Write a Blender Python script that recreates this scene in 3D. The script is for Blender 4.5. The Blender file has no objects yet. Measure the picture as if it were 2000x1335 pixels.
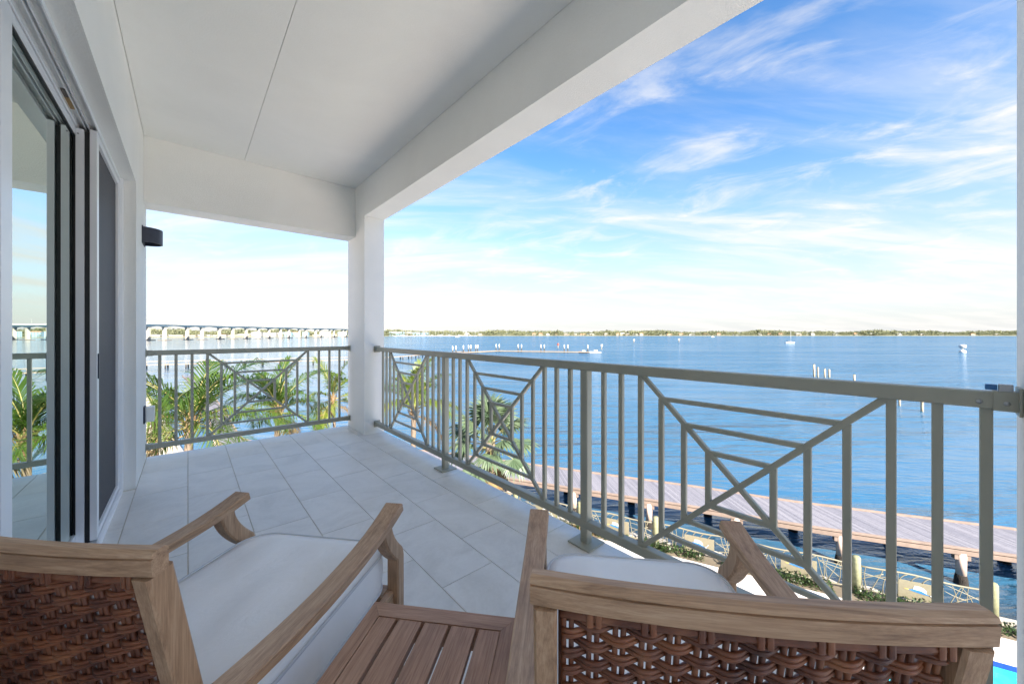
import bpy, bmesh, math, random
import numpy as np
from mathutils import Vector, Matrix, Quaternion
R_ = math.radians
random.seed(7); RNG = np.random.default_rng(7)
sc = bpy.context.scene
COL = sc.collection

# ------------------------------------------------------------------ camera
YAW = math.atan2(633, 717)                      # view turned from +Y towards +X
FW = Vector((math.sin(YAW), math.cos(YAW), 0)); RT = Vector((math.cos(YAW), -math.sin(YAW), 0))
CAMZ = 1.25
cam_d = bpy.data.cameras.new('camera'); cam = bpy.data.objects.new('camera', cam_d); COL.objects.link(cam)
cam_d.sensor_width = 36.0; cam_d.lens = 717 / 2000 * 36.0
cam_d.shift_y = -16.5 / 2000
cam_d.clip_start = 0.02; cam_d.clip_end = 20000
cam.location = (0, 0, CAMZ); cam.rotation_euler = (math.pi / 2, 0, -YAW)
sc.camera = cam

# ------------------------------------------------------------------ sky and sun
SUN_EL = R_(34); SUN_AZ = math.atan2(-0.25, -0.968)      # compass bearing of the sun, from +Y towards +X
sun_dir = Vector((math.sin(SUN_AZ) * math.cos(SUN_EL), math.cos(SUN_AZ) * math.cos(SUN_EL), math.sin(SUN_EL)))
w = bpy.data.worlds.new('World'); sc.world = w; w.use_nodes = True
wn = w.node_tree.nodes; wl = w.node_tree.links; wn.clear()
SKY_STRENGTH = 0.050; HAZE_STRENGTH = 0.138; CLOUD_STRENGTH = 0.1725
def wnode(t, **k):
    n = wn.new(t)
    for a, b in k.items(): setattr(n, a, b)
    return n
def wmath(op, a=None, b=None, clamp=False):
    n = wnode('ShaderNodeMath', operation=op, use_clamp=clamp)
    for i, v in enumerate((a, b)):
        if v is None: continue
        if isinstance(v, (int, float)): n.inputs[i].default_value = v
        else: wl.new(v, n.inputs[i])
    return n.outputs[0]
def wrange(v, a, b, c=0.0, d=1.0, smooth=True):
    n = wnode('ShaderNodeMapRange', interpolation_type='SMOOTHSTEP' if smooth else 'LINEAR')
    wl.new(v, n.inputs[0])
    for i, x in enumerate((a, b, c, d)): n.inputs[i + 1].default_value = x
    return n.outputs[0]
sky = wnode('ShaderNodeTexSky', sky_type='NISHITA'); sky.sun_disc = False
sky.sun_elevation = SUN_EL; sky.sun_rotation = SUN_AZ
sky.altitude = 0; sky.air_density = 1.0; sky.dust_density = 0.6; sky.ozone_density = 2.0
tc = wnode('ShaderNodeTexCoord'); sep = wnode('ShaderNodeSeparateXYZ'); wl.new(tc.outputs['Generated'], sep.inputs[0])
zpos = wmath('MAXIMUM', sep.outputs[2], 0.0)
den = wmath('ADD', zpos, 0.16)
px = wmath('DIVIDE', sep.outputs[0], den); py = wmath('DIVIDE', sep.outputs[1], den)
cmb = wnode('ShaderNodeCombineXYZ'); wl.new(px, cmb.inputs[0]); wl.new(py, cmb.inputs[1])
def cloud_noise(scale, rot, loc, nscale, detail, rough, dist, lac=2.0):
    m0 = wnode('ShaderNodeMapping'); wl.new(cmb.outputs[0], m0.inputs[0]); m0.inputs['Rotation'].default_value = (0, 0, rot)
    m = wnode('ShaderNodeMapping'); wl.new(m0.outputs[0], m.inputs[0])
    m.inputs['Location'].default_value = loc; m.inputs['Scale'].default_value = scale
    n = wnode('ShaderNodeTexNoise'); wl.new(m.outputs[0], n.inputs['Vector'])
    n.inputs['Scale'].default_value = nscale; n.inputs['Detail'].default_value = detail
    n.inputs['Roughness'].default_value = rough; n.inputs['Distortion'].default_value = dist; n.inputs['Lacunarity'].default_value = lac
    return n.outputs[0]
streak = cloud_noise((0.42, 1.5, 1), R_(34), (3.1, 1.7, 0), 1.25, 9, 0.58, 0.35)
wisps = cloud_noise((0.95, 1.5, 1), R_(70), (2.6, 6.3, 0), 2.3, 12, 0.60, 0.55)
cover = cloud_noise((0.7, 0.9, 1), 0, (1.3, 5.2, 0), 0.9, 3, 0.5, 0.2)
fine = cloud_noise((0.35, 1.9, 1), R_(46), (0.4, 9.1, 0), 3.4, 8, 0.6, 0.5)
low = wrange(zpos, 0.03, 0.55, 1.0, 0.0)
m1 = wmath('MULTIPLY', wmath('MULTIPLY', wrange(streak, 0.39, 0.66), wrange(fine, 0.30, 0.62, 0.30, 1.0)), wmath('ADD', wmath('MULTIPLY', low, 0.66), 0.28))
m2 = wmath('MULTIPLY', wmath('MULTIPLY', wrange(wisps, 0.47, 0.74), wrange(cover, 0.36, 0.58)), 0.75)
msum = wmath('ADD', m1, m2)
mask = wmath('MINIMUM', msum, 0.97)
bg_sky = wnode('ShaderNodeBackground'); bg_sky.inputs[1].default_value = SKY_STRENGTH
hsv = wnode('ShaderNodeHueSaturation'); hsv.inputs['Saturation'].default_value = 1.27; hsv.inputs['Hue'].default_value = 0.498; wl.new(sky.outputs[0], hsv.inputs['Color'])
tint = wnode('ShaderNodeMix', data_type='RGBA', blend_type='MULTIPLY'); tint.inputs[0].default_value = 1.0; wl.new(hsv.outputs[0], tint.inputs[6]); tint.inputs[7].default_value = (1.0, 0.945, 0.985, 1)
wl.new(tint.outputs[2], bg_sky.inputs[0])
bg_hz = wnode('ShaderNodeBackground'); bg_hz.inputs[0].default_value = (0.93, 0.965, 1.0, 1); bg_hz.inputs[1].default_value = HAZE_STRENGTH
bg_cl = wnode('ShaderNodeBackground'); bg_cl.inputs[0].default_value = (1.0, 0.97, 0.925, 1); bg_cl.inputs[1].default_value = CLOUD_STRENGTH
hz_f = wrange(zpos, -0.10, 0.46, 1.0, 0.0)              # pale haze low over the water, all round
mixh = wnode('ShaderNodeMixShader'); wl.new(hz_f, mixh.inputs[0]); wl.new(bg_sky.outputs[0], mixh.inputs[1]); wl.new(bg_hz.outputs[0], mixh.inputs[2])
mixw = wnode('ShaderNodeMixShader'); wl.new(mask, mixw.inputs[0]); wl.new(mixh.outputs[0], mixw.inputs[1]); wl.new(bg_cl.outputs[0], mixw.inputs[2])
wout = wnode('ShaderNodeOutputWorld'); wl.new(mixw.outputs[0], wout.inputs[0])
sl = bpy.data.lights.new('sun', 'SUN'); sl.energy = 3.1; sl.angle = R_(0.5); sl.color = (1.0, 0.92, 0.78)
so = bpy.data.objects.new('sun', sl); COL.objects.link(so); so.rotation_euler = sun_dir.to_track_quat('Z', 'Y').to_euler(); so.location = (-20, -20, 40)

# ------------------------------------------------------------------ exposure and sampling
sc.view_settings.view_transform = 'Standard'; sc.view_settings.look = 'None'
sc.view_settings.gamma = 1.0; sc.view_settings.use_curve_mapping = False
sc.view_settings.exposure = 2.68
sc.render.engine = 'CYCLES'
cy = sc.cycles
cy.use_denoising = True; cy.denoiser = 'OPENIMAGEDENOISE'; cy.use_adaptive_sampling = True; cy.adaptive_threshold = 0.01
cy.max_bounces = 10; cy.diffuse_bounces = 6; cy.glossy_bounces = 5; cy.transmission_bounces = 6; cy.transparent_max_bounces = 12
cy.caustics_reflective = False; cy.caustics_refractive = False; cy.sample_clamp_indirect = 6.0

# ------------------------------------------------------------------ materials
MATS = {}
def new_mat(name):
    m = bpy.data.materials.new(name); m.use_nodes = True
    nt = m.node_tree; b = nt.nodes['Principled BSDF']; MATS[name] = m
    return m, nt, b
def mapped(nt, scale=(1, 1, 1), rot=(0, 0, 0), coord='Object'):
    t = nt.nodes.new('ShaderNodeTexCoord'); v = t.outputs[coord]
    if any(rot):
        r0 = nt.nodes.new('ShaderNodeMapping'); nt.links.new(v, r0.inputs[0]); r0.inputs['Rotation'].default_value = rot; v = r0.outputs[0]
    mp = nt.nodes.new('ShaderNodeMapping'); nt.links.new(v, mp.inputs[0]); mp.inputs['Scale'].default_value = scale
    return mp.outputs[0]
def noise(nt, vec, scale, detail=4, rough=0.55, dist=0.0):
    n = nt.nodes.new('ShaderNodeTexNoise'); nt.links.new(vec, n.inputs['Vector'])
    n.inputs['Scale'].default_value = scale; n.inputs['Detail'].default_value = detail
    n.inputs['Roughness'].default_value = rough; n.inputs['Distortion'].default_value = dist
    return n.outputs[0]
def ramp(nt, fac, stops):
    r = nt.nodes.new('ShaderNodeValToRGB'); nt.links.new(fac, r.inputs[0]); e = r.color_ramp.elements
    while len(e) < len(stops): e.new(0.5)
    for i, (p, c) in enumerate(stops): e[i].position = p; e[i].color = (*c, 1) if len(c) == 3 else c
    return r.outputs[0]
def bump(nt, b, h, strength, distance):
    n = nt.nodes.new('ShaderNodeBump'); n.inputs['Strength'].default_value = strength; n.inputs['Distance'].default_value = distance
    nt.links.new(h, n.inputs['Height']); nt.links.new(n.outputs[0], b.inputs['Normal'])
    return n
def mixc(nt, fac, a, b, mode='MIX'):
    n = nt.nodes.new('ShaderNodeMix'); n.data_type = 'RGBA'; n.blend_type = mode
    for sock, v in ((n.inputs[0], fac), (n.inputs[6], a), (n.inputs[7], b)):
        if isinstance(v, (int, float)): sock.default_value = v
        elif isinstance(v, tuple): sock.default_value = (*v, 1)
        else: nt.links.new(v, sock)
    return n.outputs[2]
def objrand(nt):
    return nt.nodes.new('ShaderNodeObjectInfo').outputs['Random']
def simple(name, col, rough=0.6, var=0.12, nscale=6.0, bscale=None, bstr=0.2, bdist=0.002, metallic=0.0, orand=0.0, coord='Object'):
    m, nt, b = new_mat(name); v = mapped(nt, coord=coord)
    n = noise(nt, v, nscale, 5, 0.6)
    lo = tuple(c * (1 - var) for c in col); hi = tuple(min(1, c * (1 + var)) for c in col)
    c = ramp(nt, n, [(0.3, lo), (0.7, hi)])
    if orand:
        r = ramp(nt, objrand(nt), [(0, (1 - orand,) * 3), (1, (1 + orand,) * 3)])
        c = mixc(nt, 1.0, c, r, 'MULTIPLY')
    nt.links.new(c, b.inputs['Base Color'])
    b.inputs['Roughness'].default_value = rough; b.inputs['Metallic'].default_value = metallic
    if bscale: bump(nt, b, noise(nt, v, bscale, 4, 0.6), bstr, bdist)
    return m
def stucco_mat(name, col, grain, bs):
    m, nt, b = new_mat(name); v = mapped(nt)
    patch = noise(nt, v, 1.3, 5, 0.6, 0.6); sp = noise(nt, v, grain, 5, 0.75)
    c = ramp(nt, patch, [(0.3, tuple(x * 0.955 for x in col)), (0.7, tuple(min(0.92, x * 1.02) for x in col))])
    c = mixc(nt, 0.30, c, ramp(nt, sp, [(0.32, (0.30,) * 3), (0.62, (0.68,) * 3)]), 'SOFT_LIGHT')
    nt.links.new(c, b.inputs['Base Color']); b.inputs['Roughness'].default_value = 0.88
    bump(nt, b, sp, bs, 0.006)
stucco_mat('stucco', (0.895, 0.89, 0.85), 110, 0.55)
stucco_mat('ceiling_paint', (0.89, 0.89, 0.855), 150, 0.40)
simple('joint_dark', (0.55, 0.56, 0.55), 0.9, 0.1)
simple('white_frame', (0.88, 0.89, 0.90), 0.35, 0.02, 5)
simple('white_plastic', (0.78, 0.79, 0.76), 0.4, 0.03, 9)
simple('black_gasket', (0.012, 0.012, 0.014), 0.6, 0.2)
simple('sconce_black', (0.022, 0.028, 0.048), 0.45, 0.2, 20)
simple('steel', (0.42, 0.43, 0.44), 0.35, 0.1, 20, metallic=0.8)
simple('room_pale', (0.78, 0.77, 0.74), 0.8, 0.06)
simple('grout', (0.60, 0.56, 0.48), 0.9, 0.1, 20)
simple('label_tan', (0.45, 0.30, 0.14), 0.7, 0.1)
def cushion_mat():
    m, nt, b = new_mat('cushion'); v = mapped(nt)
    c = ramp(nt, noise(nt, v, 7, 5, 0.6), [(0.3, (0.87, 0.865, 0.845)), (0.7, (0.91, 0.905, 0.89))]); nt.links.new(c, b.inputs['Base Color']); b.inputs['Roughness'].default_value = 0.9
    b.inputs['Sheen Weight'].default_value = 0.2
    crease = noise(nt, mapped(nt, (3.0, 1.0, 1.0), (0, 0, R_(35))), 5.0, 6, 0.55, 1.5); weave = noise(nt, v, 700, 2)
    mx = nt.nodes.new('ShaderNodeMath'); mx.operation = 'MULTIPLY_ADD'; nt.links.new(weave, mx.inputs[0]); mx.inputs[1].default_value = 0.05; nt.links.new(crease, mx.inputs[2])
    bump(nt, b, mx.outputs[0], 0.35, 0.012)
cushion_mat()
simple('piping_cloth', (0.60, 0.61, 0.62), 0.85, 0.05, 8)
simple('concrete', (0.50, 0.47, 0.42), 0.8, 0.1, 0.15)
simple('bridge_pier', (0.40, 0.37, 0.32), 0.8, 0.06, 0.08)
simple('bridge_deck', (0.78, 0.72, 0.63), 0.7, 0.06, 0.05)
simple('pile_cap', (0.16, 0.14, 0.12), 0.9, 0.25, 0.5)
simple('marine_growth_and_shade', (0.018, 0.014, 0.012), 0.9, 0.5, 9, 25, 1.0, 0.05)  # real growth at the waterline; same black paints shade on outer piles
simple('wrapped_pile', (0.58, 0.44, 0.37), 0.75, 0.15, 3, orand=0.1)
simple('post_wood', (0.21, 0.21, 0.125), 0.85, 0.25, 5, 40, 0.5, 0.004, orand=0.15)
simple('fence_metal', (0.20, 0.18, 0.13), 0.45, 0.06, 8)
simple('panel_metal', (0.19, 0.17, 0.12), 0.5, 0.08, 10)
simple('fish_blue', (0.03, 0.15, 0.38), 0.35, 0.2, 20)
simple('fish_white', (0.5, 0.5, 0.49), 0.4, 0.05, 10)
simple('fish_yellow', (0.55, 0.42, 0.10), 0.4, 0.1, 10)
simple('boat_white', (0.6, 0.6, 0.59), 0.35, 0.03, 2)
simple('boat_dark', (0.04, 0.06, 0.10), 0.4, 0.1, 2)
simple('signal_red', (0.45, 0.10, 0.07), 0.5, 0.1)
simple('aluminium_pole', (0.55, 0.55, 0.55), 0.4, 0.05)
simple('seawall', (0.36, 0.33, 0.29), 0.85, 0.2, 1.5, 20, 0.4, 0.02)
simple('soil', (0.13, 0.105, 0.075), 0.95, 0.25, 1.5)
simple('sand', (0.50, 0.44, 0.34), 0.95, 0.12, 0.6)
simple('pier_wood', (0.34, 0.27, 0.21), 0.85, 0.25, 0.7, orand=0.15)
simple('dock_wood', (0.24, 0.19, 0.15), 0.85, 0.15, 0.4)
simple('pile_bare', (0.42, 0.35, 0.25), 0.85, 0.25, 1.2, orand=0.15)
simple('pile_dark', (0.05, 0.045, 0.04), 0.9, 0.3, 1.2)
simple('house_wall', (0.27, 0.23, 0.18), 0.8, 0.05, 0.05, orand=0.22)
simple('house_white', (0.30, 0.295, 0.28), 0.8, 0.04, 0.05, orand=0.08)
simple('condo_blue', (0.22, 0.33, 0.42), 0.8, 0.06, 0.05, orand=0.12)
simple('roof_orange', (0.46, 0.24, 0.14), 0.8, 0.1, 0.2, orand=0.2)
simple('roof_grey', (0.33, 0.32, 0.31), 0.8, 0.1, 0.2, orand=0.2)
simple('window_dark', (0.05, 0.07, 0.09), 0.15, 0.1)
simple('shore_land', (0.20, 0.19, 0.11), 0.95, 0.25, 0.02)
simple('pool_tile', (0.02, 0.05, 0.36), 0.2, 0.15, 8)

def rail_mat():
    m, nt, b = new_mat('rail_paint'); v = mapped(nt)
    c = ramp(nt, noise(nt, v, 3.0, 3), [(0.3, (0.325, 0.325, 0.262)), (0.7, (0.375, 0.375, 0.305))])
    nt.links.new(c, b.inputs['Base Color']); b.inputs['Roughness'].default_value = 0.42
    b.inputs['Specular IOR Level'].default_value = 0.6
    bump(nt, b, noise(nt, v, 600, 2), 0.12, 0.0006)
rail_mat()
def tile_mat():
    m, nt, b = new_mat('floor_tile'); v = mapped(nt, coord='Generated'); g = mapped(nt, coord='Object')
    # object coords shifted per tile so that no two tiles repeat
    add = nt.nodes.new('ShaderNodeVectorMath'); add.operation = 'ADD'; nt.links.new(g, add.inputs[0])
    loc = nt.nodes.new('ShaderNodeObjectInfo'); mul = nt.nodes.new('ShaderNodeVectorMath'); mul.operation = 'SCALE'
    nt.links.new(loc.outputs['Location'], mul.inputs[0]); mul.inputs['Scale'].default_value = 3.7; nt.links.new(mul.outputs[0], add.inputs[1])
    vv = add.outputs[0]
    n1 = noise(nt, vv, 3.0, 6, 0.65, 0.8); n2 = noise(nt, vv, 45, 5, 0.7)
    c = ramp(nt, n1, [(0.28, (0.67, 0.64, 0.585)), (0.5, (0.79, 0.76, 0.705)), (0.72, (0.87, 0.84, 0.785))])
    c = mixc(nt, 0.22, c, ramp(nt, n2, [(0.35, (0.42, 0.42, 0.41)), (0.65, (0.85, 0.85, 0.84))]), 'SOFT_LIGHT')
    r = ramp(nt, loc.outputs['Random'], [(0, (0.94, 0.945, 0.95)), (1, (1.0, 0.995, 0.985))])
    c = mixc(nt, 1.0, c, r, 'MULTIPLY'); nt.links.new(c, b.inputs['Base Color'])
    rr = ramp(nt, n1, [(0.3, (0.34,) * 3), (0.7, (0.48,) * 3)]); nt.links.new(rr, b.inputs['Roughness'])
    bump(nt, b, n2, 0.15, 0.002)
tile_mat()
def wood_mat(name, axis, dark, mid, light, wear=0.35):
    m, nt, b = new_mat(name); s = [26, 26, 26]; s[axis] = 1.6
    t = nt.nodes.new('ShaderNodeTexCoord'); oi = nt.nodes.new('ShaderNodeObjectInfo')
    sc_ = nt.nodes.new('ShaderNodeVectorMath'); sc_.operation = 'SCALE'; nt.links.new(oi.outputs['Location'], sc_.inputs[0]); sc_.inputs['Scale'].default_value = 5.3
    ad = nt.nodes.new('ShaderNodeVectorMath'); ad.operation = 'ADD'; nt.links.new(t.outputs['Object'], ad.inputs[0]); nt.links.new(sc_.outputs[0], ad.inputs[1])
    mp = nt.nodes.new('ShaderNodeMapping'); nt.links.new(ad.outputs[0], mp.inputs[0]); mp.inputs['Scale'].default_value = s
    g = noise(nt, mp.outputs[0], 2.2, 9, 0.68, 0.9)
    s2 = [170, 170, 170]; s2[axis] = 5
    mp2 = nt.nodes.new('ShaderNodeMapping'); nt.links.new(ad.outputs[0], mp2.inputs[0]); mp2.inputs['Scale'].default_value = s2
    fine = noise(nt, mp2.outputs[0], 2.0, 5, 0.7)
    blot = noise(nt, ad.outputs[0], 7, 4, 0.55)
    c = ramp(nt, g, [(0.25, dark), (0.48, mid), (0.75, light)])
    c = mixc(nt, 0.45, c, ramp(nt, fine, [(0.35, (0.22,) * 3), (0.6, (0.78,) * 3)]), 'SOFT_LIGHT')
    c = mixc(nt, ramp(nt, blot, [(0.55, (0,) * 3), (0.78, (wear,) * 3)]), c, tuple(x * 0.45 for x in dark))
    nt.links.new(c, b.inputs['Base Color']); b.inputs['Roughness'].default_value = 0.44
    bump(nt, b, fine, 0.35, 0.0015)
for ax, nm in enumerate('xyz'):
    wood_mat('chair_wood_' + nm, ax, (0.20, 0.11, 0.06), (0.41, 0.25, 0.142), (0.54, 0.36, 0.225))
    wood_mat('table_wood_' + nm, ax, (0.18, 0.09, 0.055), (0.35, 0.19, 0.115), (0.46, 0.275, 0.18), 0.2)
def wicker_mat():
    m, nt, b = new_mat('wicker'); v = mapped(nt)
    n = noise(nt, v, 14, 4, 0.6); st = nt.nodes.new('ShaderNodeTexWave'); st.bands_direction = 'Z'; nt.links.new(v, st.inputs['Vector'])
    st.inputs['Scale'].default_value = 260; st.inputs['Distortion'].default_value = 0.6
    c = ramp(nt, n, [(0.3, (0.07, 0.022, 0.012)), (0.52, (0.19, 0.068, 0.032)), (0.75, (0.32, 0.14, 0.065))])
    r = ramp(nt, objrand(nt), [(0, (0.75, 0.7, 0.75)), (1, (1.25, 1.2, 1.05))]); c = mixc(nt, 1.0, c, r, 'MULTIPLY')
    nt.links.new(c, b.inputs['Base Color']); b.inputs['Roughness'].default_value = 0.38
    bump(nt, b, st.outputs[0], 0.3, 0.0006)
wicker_mat()
def leaf_mat(name, lo, hi, tip=(0.35, 0.30, 0.05), trans=0.45, rough=0.42, oscale=0.9):
    m, nt, b = new_mat(name); v = mapped(nt)
    n = noise(nt, v, oscale, 5, 0.65); c = ramp(nt, n, [(0.3, lo), (0.62, hi), (0.82, tip)])
    r = ramp(nt, objrand(nt), [(0, (0.72, 0.78, 0.7)), (1, (1.25, 1.15, 1.1))]); c = mixc(nt, 1.0, c, r, 'MULTIPLY')
    nt.links.new(c, b.inputs['Base Color']); b.inputs['Roughness'].default_value = rough
    tr = nt.nodes.new('ShaderNodeBsdfTranslucent'); nt.links.new(c, tr.inputs['Color'])
    mx = nt.nodes.new('ShaderNodeMixShader'); mx.inputs[0].default_value = trans
    out = nt.nodes['Material Output']; nt.links.new(b.outputs[0], mx.inputs[1]); nt.links.new(tr.outputs[0], mx.inputs[2]); nt.links.new(mx.outputs[0], out.inputs['Surface'])
leaf_mat('coconut_leaf', (0.028, 0.072, 0.010), (0.085, 0.15, 0.020), (0.22, 0.18, 0.04))
leaf_mat('sunlit_yellow_leaf', (0.06, 0.12, 0.014), (0.16, 0.21, 0.028), (0.30, 0.22, 0.045))  # yellower green, with sunlight put into the leaf colour
leaf_mat('dry_leaf', (0.13, 0.09, 0.04), (0.24, 0.17, 0.08), (0.31, 0.22, 0.10), 0.3, 0.7)
leaf_mat('silver_leaf', (0.045, 0.09, 0.05), (0.11, 0.16, 0.10), (0.20, 0.22, 0.12), 0.3)
leaf_mat('shrub_leaf', (0.02, 0.05, 0.014), (0.055, 0.10, 0.03), (0.11, 0.14, 0.045), 0.3, oscale=4)
leaf_mat('far_leaf_hazed', (0.10, 0.125, 0.075), (0.18, 0.195, 0.115), (0.25, 0.24, 0.14), 0.25, 0.7, oscale=0.03)  # lightened so that distance haze is put into the leaf colour
simple('palm_trunk', (0.17, 0.13, 0.10), 0.9, 0.3, 5, 30, 0.8, 0.02)
simple('palm_boot', (0.24, 0.155, 0.08), 0.85, 0.35, 7, 40, 0.6, 0.01)
simple('palm_rib', (0.24, 0.21, 0.07), 0.5, 0.2, 2)

def glass_mat():
    m, nt, b = new_mat('door_glass'); nt.nodes.remove(b)
    out = nt.nodes['Material Output']; gl = nt.nodes.new('ShaderNodeBsdfGlossy'); gl.inputs['Color'].default_value = (0.90, 1.0, 0.95, 1); gl.inputs['Roughness'].default_value = 0.0
    tr = nt.nodes.new('ShaderNodeBsdfTransparent'); tr.inputs['Color'].default_value = (0.34, 0.42, 0.38, 1)
    fr = nt.nodes.new('ShaderNodeFresnel'); fr.inputs['IOR'].default_value = 3.4
    mm = nt.nodes.new('ShaderNodeMath'); mm.operation = 'MULTIPLY_ADD'; nt.links.new(fr.outputs[0], mm.inputs[0]); mm.inputs[1].default_value = 0.35; mm.inputs[2].default_value = 0.62
    mx = nt.nodes.new('ShaderNodeMixShader'); nt.links.new(mm.outputs[0], mx.inputs[0]); nt.links.new(tr.outputs[0], mx.inputs[1]); nt.links.new(gl.outputs[0], mx.inputs[2]); nt.links.new(mx.outputs[0], out.inputs['Surface'])
glass_mat()
def screen_mat():
    m, nt, b = new_mat('insect_mesh'); v = mapped(nt)
    c = ramp(nt, noise(nt, v, 380, 2), [(0.35, (0.035, 0.037, 0.045)), (0.65, (0.10, 0.10, 0.115))]); nt.links.new(c, b.inputs['Base Color']); b.inputs['Roughness'].default_value = 0.6
    tr = nt.nodes.new('ShaderNodeBsdfTransparent'); mx = nt.nodes.new('ShaderNodeMixShader'); mx.inputs[0].default_value = 0.25
    out = nt.nodes['Material Output']; nt.links.new(b.outputs[0], mx.inputs[1]); nt.links.new(tr.outputs[0], mx.inputs[2]); nt.links.new(mx.outputs[0], out.inputs['Surface'])
screen_mat()
def water_mat():
    m, nt, b = new_mat('river_water')
    v = mapped(nt, (1, 1, 1), (0, 0, R_(35))); vs = mapped(nt, (0.30, 1.25, 1), (0, 0, R_(44)))
    big = noise(nt, mapped(nt, (0.22, 1.0, 1), (0, 0, R_(42))), 0.05, 6, 0.66, 0.8)
    w1 = noise(nt, vs, 0.45, 3, 0.55, 0.4); w2 = noise(nt, vs, 1.5, 4, 0.6, 0.5); w3 = noise(nt, v, 5.0, 3, 0.6, 0.3)
    def mth(op, a, c, clamp=False):
        n = nt.nodes.new('ShaderNodeMath'); n.operation = op; n.use_clamp = clamp
        for i, x in enumerate((a, c)):
            if isinstance(x, (int, float)): n.inputs[i].default_value = x
            else: nt.links.new(x, n.inputs[i])
        return n.outputs[0]
    w0 = noise(nt, vs, 0.16, 2, 0.5, 0.3)
    h = mth('ADD', mth('ADD', mth('MULTIPLY', w0, 1.6), mth('MULTIPLY', w1, 0.95)), mth('ADD', mth('MULTIPLY', w2, 0.30), mth('MULTIPLY', w3, 0.06)))
    bn = bump(nt, b, h, 1.0, 1.0)
    st = ramp(nt, big, [(0.38, (0.22,) * 3), (0.58, (1.0,) * 3)]); nt.links.new(st, bn.inputs['Strength'])
    nt.nodes.remove(b)
    # tannin-brown shallows along the seawall, clear blue further out
    pv = nt.nodes.new('ShaderNodeSeparateXYZ'); nt.links.new(mapped(nt), pv.inputs[0])
    off = mth('SUBTRACT', mth('ADD', mth('MULTIPLY', pv.outputs[0], 0.926), mth('MULTIPLY', pv.outputs[1], 0.378)), 17.75)
    sh = nt.nodes.new('ShaderNodeMapRange'); sh.interpolation_type = 'SMOOTHSTEP'; nt.links.new(mth('ADD', off, mth('MULTIPLY', w1, 1.2)), sh.inputs[0]); sh.inputs[1].default_value = 1.2; sh.inputs[2].default_value = 9.0
    up = nt.nodes.new('ShaderNodeMapRange'); nt.links.new(pv.outputs[1], up.inputs[0]); up.inputs[1].default_value = 18.0; up.inputs[2].default_value = 26.0
    deep = mth('MAXIMUM', sh.outputs[0], up.outputs[0])
    df = nt.nodes.new('ShaderNodeBsdfDiffuse'); nt.links.new(mixc(nt, deep, (0.030, 0.022, 0.012), (0.026, 0.102, 0.195)), df.inputs['Color']); nt.links.new(bn.outputs[0], df.inputs['Normal'])
    gl = nt.nodes.new('ShaderNodeBsdfGlossy'); gl.inputs['Roughness'].default_value = 0.08; gl.inputs['Color'].default_value = (0.93, 0.96, 1, 1); nt.links.new(bn.outputs[0], gl.inputs['Normal'])
    fr = nt.nodes.new('ShaderNodeFresnel'); fr.inputs['IOR'].default_value = 1.333; nt.links.new(bn.outputs[0], fr.inputs['Normal'])
    # sheltered, calmer water up-river; wind ripples out on the open reach
    sx = nt.nodes.new('ShaderNodeSeparateXYZ'); nt.links.new(mapped(nt), sx.inputs[0])
    t_ = mth('DIVIDE', mth('SUBTRACT', mth('MULTIPLY', sx.outputs[1], 0.50), sx.outputs[0]), mth('ADD', mth('ABSOLUTE', sx.outputs[1], 0), 12.0))
    mr = nt.nodes.new('ShaderNodeMapRange'); mr.interpolation_type = 'SMOOTHSTEP'; nt.links.new(t_, mr.inputs[0]); mr.inputs[1].default_value = -0.18; mr.inputs[2].default_value = 0.28
    calm = mth('MULTIPLY', mr.outputs[0], 1.0)
    nt.links.new(mth('MULTIPLY', st, mth('SUBTRACT', 1.0, mth('MULTIPLY', calm, 0.78))), bn.inputs['Strength'])
    # steep wavelets face the viewer even at grazing angles, so the averaged reflectance levels off
    fac = mth('MINIMUM', mth('MULTIPLY', fr.outputs[0], 1.35), mth('ADD', 0.42, mth('MULTIPLY', calm, 0.46)))
    mx = nt.nodes.new('ShaderNodeMixShader'); nt.links.new(fac, mx.inputs[0]); nt.links.new(df.outputs[0], mx.inputs[1]); nt.links.new(gl.outputs[0], mx.inputs[2])
    nt.links.new(mx.outputs[0], nt.nodes['Material Output'].inputs['Surface'])
water_mat()
def pool_mat():
    m, nt, b = new_mat('pool_water'); v = mapped(nt)
    c = ramp(nt, noise(nt, v, 1.5, 3), [(0.35, (0.03, 0.45, 0.52)), (0.7, (0.06, 0.55, 0.60))]); nt.links.new(c, b.inputs['Base Color']); b.inputs['Roughness'].default_value = 0.05
    bump(nt, b, noise(nt, v, 4, 3), 0.25, 0.03)
pool_mat()
def paving_mat():
    m, nt, b = new_mat('paving'); v = mapped(nt, rot=(0, 0, R_(-23)))
    br = nt.nodes.new('ShaderNodeTexBrick'); nt.links.new(v, br.inputs['Vector']); br.inputs['Scale'].default_value = 1.0
    br.inputs['Brick Width'].default_value = 0.40; br.inputs['Row Height'].default_value = 0.40; br.inputs['Mortar Size'].default_value = 0.006; br.inputs['Mortar Smooth'].default_value = 0.2
    br.inputs['Color1'].default_value = (0.55, 0.50, 0.475, 1); br.inputs['Color2'].default_value = (0.62, 0.58, 0.555, 1); br.inputs['Mortar'].default_value = (0.40, 0.36, 0.335, 1)
    n = noise(nt, v, 3, 5); c = mixc(nt, 0.25, br.outputs['Color'], ramp(nt, n, [(0.3, (0.35,) * 3), (0.7, (0.7,) * 3)]), 'SOFT_LIGHT')
    nt.links.new(c, b.inputs['Base Color']); b.inputs['Roughness'].default_value = 0.85
paving_mat()
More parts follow.
